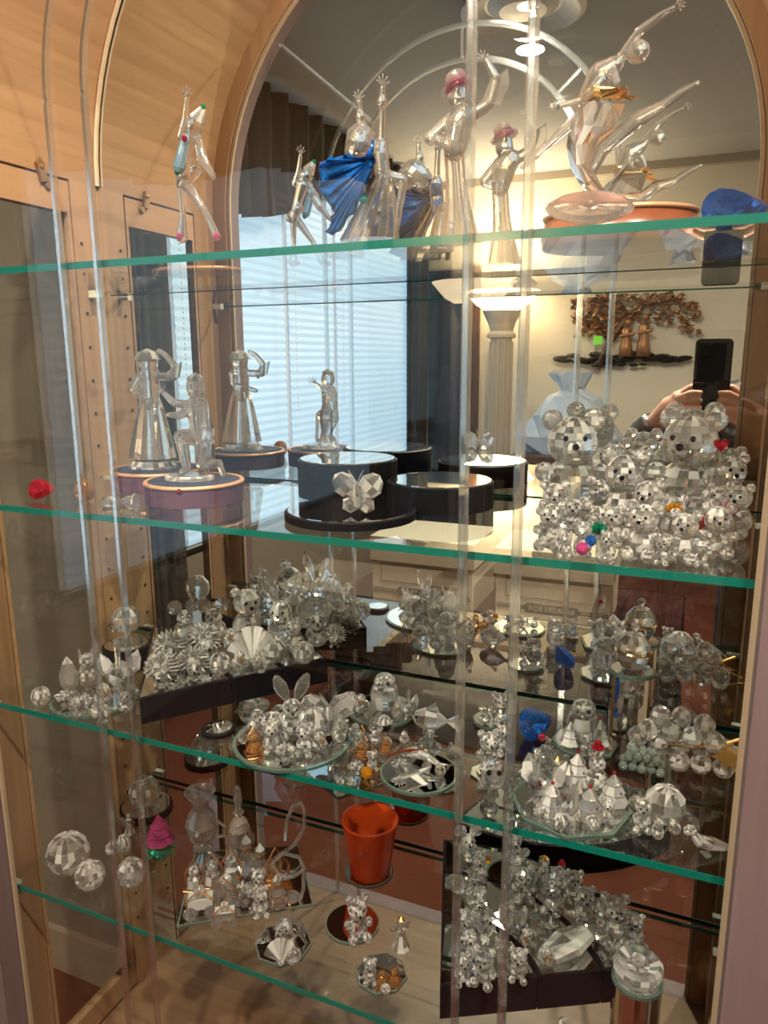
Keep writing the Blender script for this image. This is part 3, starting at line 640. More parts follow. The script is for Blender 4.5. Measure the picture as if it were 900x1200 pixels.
mk('shell', [('body', MB().add([(0, 0, .02)] + [(.62 * math.sin(a) * (1 if i % 2 else .93), (-.05 if i % 2 else .05), .1 + .85 * math.cos(a) * (1 if i % 2 else .95)) for i, a in enumerate([-1.45 + 2.9 * j / 14 for j in range(15)])] + [(0, -.22, .12), (0, .22, .12)],
    [(16, i, i + 1) for i in range(1, 15)] + [(17, i + 1, i) for i in range(1, 15)] + [(0, 1, 16), (0, 17, 1), (0, 16, 15), (0, 15, 17)]), CRYA), ('stone', B((0, -.2, .12), .12, 8, 5), CRY)])
mk('leaf', [('body', MB().lathe([(.06, 0), (.22, .25), (.24, .5), (.14, .8), (0, 1)], 7, sy=.45), CRY), ('foot', MB().lathe([(.2, 0), (.14, .05)], 8), CRYM)])
mk('snail', [('body', MB().lathe([(.1, 0), (.34, .10), (.45, .38), (.42, .60), (.25, .80), (.08, .86)], 14), CRY), ('head', MB().lathe([(0, 0), (.13, .05), (.15, .18), (.06, .38)], 8, TR(-.38, -.05, .0) @ RY(-.3)), CRYM), ('antenna', MB().cone((-.52, -.08, .34), (-.60, -.1, .58), .035, .01, 5), CRYM), ('antenna', MB().cone((-.47, 0, .34), (-.44, 0, .60), .035, .01, 5), CRYM), ('eye', B((-.56, -.14, .26), .03, 7, 5), JET)])
mk('seal', [('body', MB().tube([(.85, 0, .10), (.55, 0, .16), (.15, 0, .26), (-.2, 0, .36), (-.42, 0, .62)], [.05, .16, .24, .21, .12], 9), CRY), ('head', B((-.52, -.02, .76), .19, 10, 7, (1.2, .9, .9)), CRY), ('tail', MB().prism([(.82, 0), (1.12, .2), (1.02, 0), (1.12, -.2)], .03, .09), CRYM),
    ('fin', MB().prism([(-.2, -.1), (-.1, -.42), (.08, -.34), (.05, -.1)], .0, .06), CRYM), ('fin', MB().prism([(-.2, .1), (-.1, .42), (.08, .34), (.05, .1)], .0, .06), CRYM), ('eye', B((-.64, -.13, .80), .035, 7, 5), JET), ('eye', B((-.62, .11, .80), .035, 7, 5), JET), ('nose', B((-.75, -.02, .74), .04, 7, 5), JET)])
mk('tree', [('foliage', MB().lathe([(.30, .42), (.20, .58), (.24, .58), (.13, .75), (.17, .75), (0, 1)], 8), CPNK), ('pot', spiky((0, 0, .24), .24, 60, .10), CGRN)])
mk('pine', [('body', MB().lathe([(.06, 0), (.06, .12), (.40, .14), (.24, .42), (.30, .42), (.15, .68), (.21, .68), (0, .95)], 8), CRYA), ('bauble', B((0, 0, .97), .05, 7, 5), CRED), ('bauble', B((-.26, -.2, .28), .035, 7, 5), CRED), ('bauble', B((.18, -.2, .50), .03, 7, 5), CBLU)])
mk('snowman', [('body', B((0, 0, .22), .22, 10, 7), CRY), ('body', B((0, 0, .55), .16, 10, 7), CRYA), ('head', B((0, 0, .80), .12, 10, 7), CRY), ('hat', MB().lathe([(.13, .88), (.13, .90), (.08, .90), (.07, 1.0)], 8), CRED), ('nose', MB().cone((0, -.11, .80), (0, -.2, .79), .02, 0, 5), CORG)] + eyes(.045, -.11, .84, .016))
mk('castle', [('body', MB().box((0, 0, .2), (.62, .5, .4)), CRYF)] + [('tower', MB().lathe([(.11, 0), (.10, h_), (.13, h_), (0, h_ + .24)], 6, TR(x, y, 0)), CRY) for x, y, h_ in ((-.3, -.2, .5), (.3, -.2, .5), (0, .1, .76), (-.25, .2, .6), (.28, .2, .42))] + [('bauble', B((0, -.27, .3), .04, 7, 5), CRED), ('bauble', B((.12, -.27, .16), .04, 7, 5), CBLU)])
mk('figure', [('skirt', MB().lathe([(.24, 0), (.22, .06), (.12, .38), (.09, .46)], 10), CRY), ('body', MB().lathe([(.08, .46), (.13, .58), (.12, .68), (.04, .74)], 8), CRYA), ('head', B((0, 0, .85), .11, 9, 6), CRY), ('arm', MB().tube([(-.12, 0, .66), (-.24, -.10, .52), (-.10, -.2, .5)], [.045, .035, .025], 6), CRYM), ('arm', MB().tube([(.12, 0, .66), (.24, -.10, .52), (.08, -.2, .5)], [.045, .035, .025], 6), CRYM), ('wing', wing(-.9, -.2), CRYM)])
mk('angel', [('skirt', MB().lathe([(.26, 0), (.20, .10), (.11, .42), (.09, .48)], 8), CRYF), ('head', B((0, 0, .82), .13, 9, 6), CRY), ('body', B((0, 0, .58), .13, 8, 5), CRY), ('wing', MB().lathe([(0, 0), (.12, .14), (0, .36)], 6, TR(-.05, .1, .46) @ RY(-.9), sy=.3), CRYM), ('wing', MB().lathe([(0, 0), (.12, .14), (0, .36)], 6, TR(.05, .1, .46) @ RY(.9), sy=.3), CRYM), ('hat', MB().lathe([(.12, .90), (0, 1.0)], 8), GOLD)])
mk('vase', [('bowl', MB().lathe([(.14, 0), (.16, .03), (.08, .08), (.22, .25), (.26, .45), (.20, .60), (.13, .70), (.13, .84), (.24, 1.0), (.22, 1.0), (.11, .84), (.11, .70), (.17, .60), (.23, .45), (.19, .27), (.0, .12)], 14), CRYM), ('handle', MB().tube([(.24, 0, .5), (.36, 0, .40), (.33, 0, .22), (.2, 0, .22)], .022, 6), CRYM), ('bead', B((0, -.25, .42), .05, 8, 5), CRY)])
mk('bell', [('bowl', MB().lathe([(.24, 0), (.22, .02), (.17, .22), (.13, .36), (.05, .44), (.05, .46), (.09, .52), (.04, .58), (.075, .76), (.05, .94), (0, 1.0)], 12), CRYM), ('foot', MB().lathe([(.25, 0), (.25, .03)], 12), CRY)])
mk('bottle', [('bowl', MB().lathe([(.16, 0), (.26, .12), (.24, .38), (.10, .56), (.09, .66), (.13, .70), (.13, .73)], 10), CRYM), ('stopper', MB().lathe([(.05, .73), (.12, .82), (0, 1.0)], 8), CRY), ('collar', MB().lathe([(.115, .60), (.115, .65)], 10), RGOLD)])
mk('lens', [('stone', MB().lathe([(.30, 0), (.5, .10), (.5, .16), (.36, .42), (.18, .55), (0, .58)], 16), CRY), ('stone', MB().lathe([(.5, .08), (.54, .11), (.5, .14)], 16), CRYA)])
mk('plaque', [('stone', MB().lathe([(0, -.16), (.42, -.10), (.5, 0), (.42, .10), (0, .16)], 16, TR(0, 0, .42) @ RX(PI / 2 - .5), sy=.62), CRYM)])
mk('dome', [('stone', MB().lathe([(.5, 0), (.49, .12), (.36, .32), (.18, .42), (0, .45)], 18), CRYM)])
mk('frog', [('body', B((0, .03, .34), .34, 10, 6, (1, 1.1, .9)), CRY), ('head', B((0, -.25, .56), .25, 10, 6, (1.15, .9, .8)), CRYM), ('leg', B((-.33, 0, .14), .14, 7, 5, (1, 1.5, 1)), CRYM), ('leg', B((.33, 0, .14), .14, 7, 5, (1, 1.5, 1)), CRYM)] + eyes(.15, -.38, .76, .075))
mk('plane', [('body', MB().tube([(-.9, 0, .32), (-.6, 0, .34), (.3, 0, .30), (.9, 0, .42)], [.05, .15, .12, .04], 8), CRY), ('wing', MB().prism([(-.25, 0), (-.05, .95), (.15, .95), (.15, 0)], .28, .33), CRYM), ('wing', MB().prism([(-.25, 0), (-.05, -.95), (.15, -.95), (.15, 0)], .28, .33), CRYM), ('tail', MB().prism([(.62, .36), (.9, .36), (.95, .75), (.8, .75)], -.02, .02, RX(PI / 2)), CRYM), ('foot', MB().lathe([(.16, 0), (.08, .22)], 8), CRYM)])
mk('dolphin', [('body', MB().tube([(-.95, 0, .12), (-.7, 0, .28), (-.3, 0, .44), (.15, 0, .46), (.6, 0, .34), (.95, 0, .50)], [.03, .12, .19, .17, .09, .02], 9), CRY), ('fin', MB().prism([(-.15, .55), (.12, .88), (.18, .52)], -.02, .02, RX(PI / 2)), CRYM), ('tail', MB().prism([(.88, 0), (1.15, .26), (1.05, 0), (1.15, -.26)], .46, .50), CRYM), ('foot', MB().lathe([(.2, 0), (.08, .34)], 8), CRYM)])
mk('ornament', [('stone', MB().lathe([(.12, 0), (.26, .10), (.20, .34), (.10, .42)], 8), CRY), ('head', B((0, 0, .58), .16, 8, 5), CRYA), ('frame', MB().tube([(-.24, 0, .05), (-.28, 0, .5), (0, 0, .98), (.28, 0, .5), (.24, 0, .05)], .03, 6), RGOLD), ('frame', MB().tube([(-.3, -.2, .04), (0, -.26, .05), (.3, -.2, .04), (.3, .2, .04), (0, .26, .05), (-.3, .2, .04), (-.3, -.2, .04)], .025, 6), RGOLD), ('bead', B((.2, -.18, .16), .09, 7, 5), CAMB)])
mk('carriage', [('body', MB().box((0, 0, .42), (.7, .4, .3)), CRYA), ('wheel', MB().lathe([(.20, -.03), (.20, .03)], 10, TR(-.3, -.24, .2) @ RX(PI / 2)), CRYM), ('wheel', MB().lathe([(.20, -.03), (.20, .03)], 10, TR(.3, -.24, .2) @ RX(PI / 2)), CRYM), ('wheel', MB().lathe([(.20, -.03), (.20, .03)], 10, TR(.3, .24, .2) @ RX(PI / 2)), CRYM), ('wheel', MB().lathe([(.20, -.03), (.20, .03)], 10, TR(-.3, .24, .2) @ RX(PI / 2)), CRYM), ('frame', MB().tube([(-.38, -.22, .25), (-.38, -.22, .6), (0, -.22, .92), (.38, -.22, .6), (.38, -.22, .25)], .028, 6), RGOLD), ('stone', B((0, 0, .72), .18, 8, 5), CRY)])

CATN = dict(bear=('crystal_bear', 'bear figurine'), cub=('crystal_bear', 'bear figurine'), mouse=('crystal_mouse', 'mouse figurine'), rabbit=('crystal_rabbit', 'rabbit figurine'), cat=('crystal_cat', 'cat figurine'),
    hedgehog=('crystal_hedgehog', 'hedgehog figurine'), duck=('crystal_duck', 'duck figurine'), owl=('crystal_owl', 'owl figurine'), swan=('crystal_swan', 'swan figurine'), fish=('crystal_fish', 'fish figurine'),
    butterfly=('crystal_butterfly', 'butterfly figurine'), ball=('crystal_ball', 'crystal ball'), gem=('cut_gem', 'crystal gem'), pear_gem=('pear_cut_gem', 'crystal gem'), flower=('crystal_flower', 'crystal flower'),
    leaf=('crystal_leaf', 'crystal leaf'), shell=('crystal_shell', 'shell figurine'), snail=('crystal_snail', 'snail figurine'), seal=('crystal_seal', 'seal figurine'), tree=('crystal_tree', 'tree figurine'), pine=('crystal_pine_tree', 'tree figurine'),
    snowman=('crystal_snowman', 'snowman figurine'), castle=('crystal_castle', 'castle figurine'), figure=('crystal_lady', 'figurine'), angel=('crystal_angel', 'angel figurine'), vase=('glass_vase', 'vase'),
    bell=('glass_bell', 'bell'), bottle=('crystal_bottle', 'bottle'), lens=('crystal_dish', 'crystal dish'), plaque=('crystal_plaque', 'plaque'), dome=('glass_dome', 'paperweight'), frog=('crystal_frog', 'frog figurine'),
    plane=('crystal_airplane', 'airplane figurine'), dolphin=('crystal_dolphin', 'dolphin figurine'), ornament=('gilded_ornament', 'ornament'), carriage=('crystal_carriage', 'carriage figurine'))
def put(kind, px, py, hpx, z, label, rz=None, mat=None, sx=1.0, group=None, lean=0.0):
    p = onz(px, py, z)
    hm = msize(p, hpx) * sx; p.y = min(p.y, 1.004 - .30 * hm); p.x = max(min(p.x, .085 - .28 * hm), LX + .02)
    if rz is None: rz = math.atan2(p.x, p.y) * -1 + random.uniform(-.35, .35)
    n_, c_ = CATN[kind]
    return place(kind, n_, label, c_, p, msize(p, hpx), rz, mat, group, sx, lean)

# ------------------------------------------------------------------ risers, mirror dishes
def riser(px, py, rpx, h, z, label, name='round_riser', top=True):
    p = onz(px, py, z); r = msize(p, rpx); t = thing(name, label, 'riser', p)
    MB().lathe([(r, 0.0004), (r, h - .001), (r - .0025, h)], 48).build('drum', BLACK, t, smooth=False)
    if top: MB().lathe([(r - .004, h), (r - .004, h + .0012)], 48).build('mirror_top', MIRROR, t)
    return p, r, z + h + .0013
def dish(px, py, rpx, z, label, n=40, scallop=0, name='mirror_dish', sy=1.0, rz=0, cat='mirror dish'):
    p = onz(px, py, z); r = msize(p, rpx); t = thing(name, label, cat, p, rz)
    pts = []
    for i in range(n):
        a = 2 * PI * i / n; k = r * (1 + (scallop * (abs(math.sin(a * 14)) - .5) if scallop else 0)); pts.append((k * math.cos(a), k * math.sin(a) * sy))
    MB().prism(pts, .0005, .004).build('glass_plate', EDGE2, t)
    MB().prism([(x * .94, y * .94) for x, y in pts], .0041, .0047).build('mirror_face', MIRROR, t)
    return z + .005
EDGE2 = mixed('pale_green_glass', (.72, .92, .82), 1.5, dif=.3, dcol=(.35, .5, .42))
def sector(name, label, c, r0, r1, a0, a1, h, z):
    t = thing(name, label, 'riser', (c[0], c[1], H + z)); n = 18
    def poly(ra, rb, e=0):
        A0 = a0 + e; A1 = a1 - e
        o_ = [(rb * math.cos(A0 + (A1 - A0) * i / n), rb * math.sin(A0 + (A1 - A0) * i / n)) for i in range(n + 1)]
        i_ = [(ra * math.cos(A1 - (A1 - A0) * i / n), ra * math.sin(A1 - (A1 - A0) * i / n)) for i in range(n + 1)] if ra > .001 else [(.0, .0)]
        return o_ + i_
    MB().prism(poly(r0, r1), .0004, h).build('box', BLACK, t)
    e = .05 if r0 < .01 else .02
    pl = poly(r0 + .004, r1 - .004, e)
    if r0 < .01: pl[-1] = (.006 * math.cos((a0 + a1) / 2), .006 * math.sin((a0 + a1) / 2))
    MB().prism(pl, h + .0001, h + .0010).build('mirror_top', MIRROR, t)

# ---- top shelf
z1, z2, z3, z4 = HS
def statue(name, label, cat, y0, base, mat, limbs, vox=.0022, extra=None, rz=0):
    # limbs: (px, py, dy, rpx, px, py, dy, rpx)
    loc = Vector(base); t = thing(name, label, cat, loc)
    m = MB(); hm_ = []
    for lb in limbs:
        if isinstance(lb, list):                 # a hand: palm and five fingers
            for (a, b_, dy, ra, c, d, ey, rb_) in lb:
                p = ony(a, b_, y0 + dy); q = ony(c, d, y0 + ey); mid = (p + q) / 2 + Vector((0, -.0012, 0))
                r0 = min(max(msize(p, ra) * .5, .0010), .0014); hm_.append(MB().caps(p - loc, r0, mid - loc, r0 * .85, 7).caps(mid - loc, r0 * .85, q - loc, r0 * .7, 7))
            continue
        (a, b_, dy, ra, c, d, ey, rb_) = lb
        p = ony(a, b_, y0 + dy); q = ony(c, d, y0 + ey)
        k_ = 1.22 if max(ra, rb_) > 2.2 else 1.35
        m.caps(p - loc, msize(p, ra) * k_, q - loc, msize(q, rb_) * k_, 10)
    o = m.build('body', mat, t); voxel(o, vox, 1)
    for f_ in hm_: f_.build('finger', mat, t, smooth=True)
    if extra: extra(t, loc, y0)
    return t
def hand(px, py, dy, ang, s):
    s = max(s, 4.2) * 1.1                # five small fingers fanning from a palm (pixel units)
    L_ = []
    for k, (da, ln) in enumerate(((-1.0, .8), (-.42, 1.1), (0, 1.25), (.42, 1.1), (.80, .9))):
        a = ang + da; L_.append((px, py, dy, s * .35, px + math.cos(a) * s * ln * 2.1, py - math.sin(a) * s * ln * 2.1, dy, s * .13))
    return [L_]
y0 = .87
def ex(t, loc, y0):
    J = lambda px, py, dy=0: ony(px, py, y0 + dy) - loc
    MB().caps(J(217, 163, -.02), .006, J(210, 196, -.02), .008, 8).build('lute', LUTE, t)
    MB().ball(J(216, 162, -.028), .004, 8, 6).build('rosette', CRED, t); MB().ball(J(208, 202, -.02), .004, 8, 6).build('peg_head', CGRN, t)
    MB().cone(J(231, 140), J(238, 127), .011, .0045, 10).build('pointed_cap', CRYF, t); MB().ball(J(238, 125), .0035, 8, 6).build('cap_tip', CGRN, t)
    MB().ball(J(254, 277, -.01), .0045, 8, 6).build('shoe_bead', CPNK, t); MB().ball(J(210, 277, -.01), .0045, 8, 6).build('shoe_bead', CPNK, t)
pb = ony(230, 292, .87); pb.z = H + z1 + .0062
t = thing('oval_plinth', 'thin pinkish oval plinth under the crystal harlequin on the top shelf', 'plinth', (pb.x, pb.y, H + z1))
MB().lathe([(.066, .0004), (.068, .003), (.066, .006)], 40, sy=.7).build('plate', BRZ, t, smooth=True)
statue('harlequin_figurine', 'clear crystal harlequin with pointed hat, one arm raised and a pale blue lute', 'figurine', y0, pb, CRYM,
    [(213, 278, 0, 6, 214, 250, 0, 2.6), (214, 250, 0, 2.8, 212, 215, 0, 4.5), (254, 277, 0, 4, 240, 246, 0, 3), (240, 246, 0, 3.2, 218, 215, 0, 5), (213, 214, 0, 6.5, 218, 185, 0, 6), (218, 185, 0, 6, 224, 160, 0, 8),
     (212, 160, 0, 4, 217, 138, 0, 3), (217, 138, 0, 3, 219, 115, 0, 2.2), (224, 160, 0, 4, 222, 150, 0, 4), (227, 148, 0, 9, 230, 142, 0, 8), (231, 160, 0, 4.5, 238, 188, -.01, 5.5), (238, 188, -.01, 5.5, 250, 207, -.015, 3),
     (216, 215, .01, 5, 229, 200, .01, 6)] + hand(219, 113, 0, PI / 2, 3.2), .0012, ex)
y0 = .915
def cloth_mesh(poly, y0, loc, amp=.010, th=.0035):
    # ruffled glass cloth: fan of ribs from one corner, each point pushed in depth
    n = len(poly); rows = 10; vs_ = []; fs = []
    c = poly[0]
    for i, q in enumerate(poly[1:]):
        for r in range(rows + 1):
            u = r / rows; px = c[0] + (q[0] - c[0]) * u; py = c[1] + (q[1] - c[1]) * u
            vs_.append(ony(px, py, y0 - .012 + amp * math.sin(i * 2.1) * u + .004 * math.sin(u * 9)) - loc)
    n -= 1
    for i in range(n - 1):
        for r in range(rows): k = i * (rows + 1) + r; fs.append((k, k + rows + 1, k + rows + 2, k + 1))
    return MB().add(vs_, fs), th
def lerp_poly(P, k):
    out = []
    for i in range(len(P) - 1):
        for j in range(k): u = j / k; out.append((P[i][0] * (1 - u) + P[i + 1][0] * u, P[i][1] * (1 - u) + P[i + 1][1] * u))
    return out + [P[-1]]
def ex(t, loc, y0):
    edge = lerp_poly([(439, 163), (428, 185), (402, 182), (375, 190), (374, 222), (386, 240), (392, 250), (383, 273), (391, 276), (412, 250), (424, 225), (436, 200)], 4)
    m, th = cloth_mesh([(437, 186)] + edge, y0, loc, .013)
    o = m.build('blue_glass_shawl', CBLW, t, smooth=True); md = o.modifiers.new('thickness', 'SOLIDIFY'); md.thickness = .004
    m = MB()                                   # pleated skirt
    n = 26; vs_ = []; fs = []; rows = 6
    for i in range(n):
        a = 2 * PI * i / n; rr = 1 + (.13 if i % 2 else -.05)
        for r in range(rows + 1):
            u = r / rows; cx_, cy_ = 449 - 17 * u ** 1.2, 205 + 76 * u; w_ = 9 + 24 * u ** .9
            p = ony(cx_, cy_, y0); p = p + Vector((math.cos(a) * msize(p, w_) * rr, math.sin(a) * msize(p, w_) * rr * .62, 0)); vs_.append(p - loc)
    for i in range(n):
        j = (i + 1) % n
        for r in range(rows): k = i * (rows + 1); fs.append((k + r, j * (rows + 1) + r, j * (rows + 1) + r + 1, k + r + 1))
    fs += [tuple(i * (rows + 1) for i in range(n)), tuple(i * (rows + 1) + rows for i in reversed(range(n)))]
    m.add(vs_, fs).build('pleated_skirt', CRYM, t)
    MB().ball(ony(427, 234, y0 - .05) - loc, .004, 6, 4).build('green_stone', CGRN, t)
pb = ony(437, 285, y0); pb.z = H + z1 + .001
statue('dancing_lady_figurine', 'tall crystal dancing lady with both arms raised and a blue glass shawl', 'figurine', y0, pb, CRYM,
    [(448, 203, 0, 8, 446, 178, 0, 8), (446, 178, 0, 7, 447, 172, 0, 7), (447, 172, 0, 4, 448, 124, 0, 3.2), (448, 122, 0, 5, 448, 118, 0, 5), (448, 118, 0, 3, 449, 102, 0, 3), (440, 176, 0, 4.5, 424, 145, .0, 4), (423, 140, 0, 5, 423, 136, 0, 5), (423, 136, 0, 3, 421, 118, 0, 2.6),
     (426, 165, 0, 13, 422, 162, .01, 14), (422, 162, .01, 14, 416, 180, .02, 11), (452, 206, 0, 6, 473, 210, .0, 4.5), (473, 210, 0, 4.5, 468, 245, 0, 3.5), (468, 245, 0, 3.5, 463, 280, 0, 2.5)] + hand(449, 101, 0, PI / 2, 5) + hand(421, 117, 0, PI / 2 + .1, 4.2), .0013, ex)
y0 = .91
def ex(t, loc, y0):
    J = lambda px, py, dy=0: ony(px, py, y0 + dy) - loc
    M = TR(J(537, 101)) @ RY(-.35); m = MB(); m.lathe([(.0205, -.002), (.021, 0), (.014, .003), (.012, .013), (.009, .016), (0, .016)], 20, M); m.build('brimmed_hat', CRYM, t, smooth=True)
    m = MB(); m.lathe([(.0138, .003), (.0135, .006)], 20, M); m.build('hat_band', CPNK, t)
    m = MB(); n = 22; vs_ = []; fs = []; rows = 8
    for i in range(n):
        a = 2 * PI * i / n; rr = 1 + (.12 if i % 2 else -.06)
        for r in range(rows + 1):
            u = r / rows; cx_, cy_ = 531 + 8 * u, 168 + 118 * u; w_ = 11 + 12 * u - 5 * math.sin(u * PI)
            p = ony(cx_, cy_, y0); vs_.append(p + Vector((math.cos(a) * msize(p, w_) * rr, math.sin(a) * msize(p, w_) * rr * .7, 0)) - loc)
    for i in range(n):
        j = (i + 1) % n
        for r in range(rows): k = i * (rows + 1); fs.append((k + r, j * (rows + 1) + r, j * (rows + 1) + r + 1, k + r + 1))
    fs += [tuple(i * (rows + 1) for i in range(n)), tuple(i * (rows + 1) + rows for i in reversed(range(n)))]
    m.add(vs_, fs).build('wide_trousers', CRYM, t)
    m = MB(); m.prism([(0, 0), (.010, .020), (.030, .032), (.032, .012), (.020, -.006)], -.002, .002, TR(J(565, 120)) @ RX(PI / 2)); m.build('cape_fold', CRYM, t)
pb = ony(539, 290, y0); pb.z = H + z1 + .001
statue('dancing_man_figurine', 'tall crystal dancing man in a brimmed hat, one arm curved over his head', 'figurine', y0, pb, CRYM,
    [(532, 175, 0, 11, 538, 145, 0, 14), (538, 145, 0, 14, 545, 135, 0, 13), (540, 128, 0, 5, 537, 118, 0, 5), (537, 118, 0, 11, 538, 112, 0, 10), (530, 138, 0, 6, 504, 162, -.01, 6.5), (504, 163, -.01, 6, 526, 170, -.02, 5),
     (552, 135, 0, 7, 572, 122, 0, 6.5), (572, 122, 0, 6.5, 581, 92, 0, 5), (581, 92, 0, 5, 569, 70, 0, 3)] + hand(568, 70, 0, 2.0, 4), .0013, ex)
y0 = .857
t = thing('oval_plinth', 'thick reddish brown oval plinth under the leaping crystal dancer', 'plinth', (ony(724, 260, y0).x, y0 + .005, H + z1))
MB().lathe([(.078, .0004), (.080, .004), (.077, .031)], 48, sy=.72).build('drum', MAHO, t, smooth=True)
MB().lathe([(.079, .0312), (.080, .034), (.076, .036)], 48, sy=.72).build('copper_rim', BRZ, t, smooth=True)
for a in (.3, -2.6): MB().ball((.079 * math.cos(a - .6), .057 * math.sin(a - .6), .014), .004, 8, 6).build('stud', GOLD, t)
def ex(t, loc, y0):
    J = lambda px, py, dy=0: Vector(ony(px, py, y0 + dy) - loc)
    rr_ = random.Random(4); m = MB()
    m.tube([J(684, 116), J(700, 108, -.018), J(718, 109, -.018), J(732, 113)], [.004, .006, .006, .003], 7)
    for k in range(9): a = J(700 + k * 3, 108 + (k % 3) * 3, -.018); m.cone(a, J(722 + k * 3, 104 + rr_.uniform(-3, 14), -.03), .0035, .0012, 5)
    m.build('golden_sash', GOLD, t)
    # faceted crescent gown
    L1 = [(683, 118), (668, 145), (664, 170), (668, 195), (680, 218), (702, 236)]; L2 = [(732, 122), (722, 150), (700, 168), (692, 190), (698, 208), (716, 234)]
    vs_ = []; fs = []
    for (a, b_), (c, d) in zip(L1, L2):
        mx, my = (a + c) / 2, (b_ + d) / 2
        vs_ += [J(a, b_), J(a * .7 + c * .3, b_ * .7 + d * .3, -.022), J(mx, my, -.026), J(a * .3 + c * .7, b_ * .3 + d * .7, -.018), J(c, d), J(mx, my, .026)]
    for i in range(len(L1) - 1):
        for j in range(6): q = 6 * i; fs.append((q + j, q + (j + 1) % 6, q + 6 + (j + 1) % 6, q + 6 + j))
    fs += [tuple(range(5, -1, -1)), tuple(30 + j for j in range(6))]
    MB().add(vs_, fs).build('faceted_gown', CRYA, t)
pb = Vector((ony(706, 250, y0).x, y0, H + z1 + .0362))
statue('leaping_dancer_figurine', 'large crystal dancer bending back with one arm and both legs flung upwards', 'figurine', y0, pb, CRYM,
    [(704, 236, 0, 7, 690, 205, 0, 6), (690, 205, 0, 6, 706, 175, 0, 7), (706, 175, 0, 7, 745, 142, 0, 8), (745, 142, 0, 8, 775, 125, -.01, 5), (775, 125, -.01, 5, 800, 107, -.01, 4), (800, 107, -.01, 4, 818, 97, -.01, 2.5),
     (700, 230, 0, 6, 745, 233, 0, 3), (745, 233, 0, 3, 765, 222, 0, 2), (690, 118, 0, 11, 703, 88, 0, 12), (703, 88, 0, 12, 722, 75, 0, 8), (725, 72, 0, 5, 750, 36, 0, 4.5), (750, 36, 0, 4.5, 776, 17, 0, 3.5), (776, 17, 0, 3.5, 792, 8, 0, 2.5),
     (740, 62, 0, 4, 746, 62, 0, 4), (746, 62, 0, 10, 749, 60, 0, 10.5), (718, 85, -.01, 5, 724, 96, -.02, 3), (704, 95, -.01, 5, 682, 117, -.03, 3.5), (682, 117, -.03, 3.5, 655, 125, -.04, 2.5), (675, 140, 0, 6, 640, 172, -.01, 4), (640, 172, -.01, 4, 612, 196, -.02, 2.5)]
    + hand(792, 8, 0, .45, 3.2) + hand(655, 125, -.04, PI + .1, 3.2), .0013, ex)
p = ony(850, 252, .86); p.z = H + z1 + .0007
place('pear_gem', 'pear_cut_gem', 'blue pear cut gem at the right end of the top shelf', 'crystal gem', p + Vector((0, 0, .004)), .052, .15, CBLU)
p = ony(690, 262, .745); p.z = H + z1 - .001
place('plaque', 'crystal_plaque', 'oval clear plaque leaning in front of the leaping dancer', 'plaque', p, .056, .25, sx=1.45)
for (px, lab, yy) in ((405, 'low clear glass dome in front of the dancing lady', .80), (508, 'low clear glass dome in front of the dancing man', .80)):
    p = ony(px, 285, yy); p.z = H + z1 + .0005; place('dome', 'glass_dome', lab, 'paperweight', p, .034, 0, CRYM, sx=1.3)
for (px, kd, lab) in ((113, 'flower', 'small clear crystal flower at the left of the top shelf'), (138, 'lens', 'small clear crystal dish left of the harlequin')):
    p = ony(px, 295, .82); p.z = H + z1 + .0005; place(kd, CATN[kd][0], lab, CATN[kd][1], p, .022, 0)

# ---- second shelf
def plinth(px, py, rpx, label, mat=PURP, y=None):
    p = onz(px, py, z2); r = msize(p, rpx); t = thing('round_plinth', label, 'plinth', p)
    MB().lathe([(r, .0004), (r, .024)], 48).build('drum', mat, t, smooth=False)
    MB().lathe([(r - .003, .0241), (r + .0015, .0245), (r + .002, .027), (r, .0295), (r - .004, .029), (r - .003, .0241)], 48, cap=False).build('copper_rim', BRZ, t, smooth=True)
    MB().lathe([(r - .005, .0242), (r - .005, .0290)], 48).build('velvet_top', NAVY, t)
    return p, t, r
p_, t_, r_ = plinth(187, 570, 52, 'round plum plinth with a copper rim under the crystal lady in a gown')
def skirt(t, loc, y0, c0, c1, w0, w1, n=24, name='flared_gown', mat=None, amp=.10, ysq=.8):
    m = MB(); vs_ = []; fs = []; rows = 6
    for i in range(n):
        a = 2 * PI * i / n; rr = 1 + (amp if i % 2 else -amp * .4)
        for r in range(rows + 1):
            u = r / rows; p = ony(c0[0] + (c1[0] - c0[0]) * u, c0[1] + (c1[1] - c0[1]) * u, y0); s_ = msize(p, w0 + (w1 - w0) * u ** .8)
            vs_.append(p + Vector((math.cos(a) * s_ * rr, math.sin(a) * s_ * rr * ysq, 0)) - loc)
    for i in range(n):
        j = (i + 1) % n
        for r in range(rows): k = i * (rows + 1); fs.append((k + r, j * (rows + 1) + r, j * (rows + 1) + r + 1, k + r + 1))
    fs += [tuple(i * (rows + 1) for i in range(n)), tuple(i * (rows + 1) + rows for i in reversed(range(n)))]
    m.add(vs_, fs).build(name, mat or CRYM, t)
def ex(t, loc, y0):
    skirt(t, loc, y0, (176, 466), (179, 536), 11, 27)
    b_ = ony(179, 541, y0) - loc; s_ = msize(b_ + loc, 1)
    MB().lathe([(s_ * 31, 0), (s_ * 30, .004), (s_ * 25, .011)], 26, TR(b_.x, b_.y, 0), sy=.8).build('frosted_hem', CRYF, t)
    m = MB(); m.lathe([(.008, 0), (.020, .004), (.014, .014), (0, .020)], 12, TR(ony(173, 424, y0) - loc)); m.build('plumed_hat', CRYF, t)
    m = MB().prism([(0, 0), (.02, .006), (.026, .028), (.012, .020), (-.002, .012)], -.002, .002, TR(ony(197, 447, y0) - loc) @ RX(PI / 2)); m.build('open_fan', CRYF, t)
    MB().ball(ony(184, 448, y0 - .015) - loc, .0025, 6, 4).build('red_bead', CRED, t)
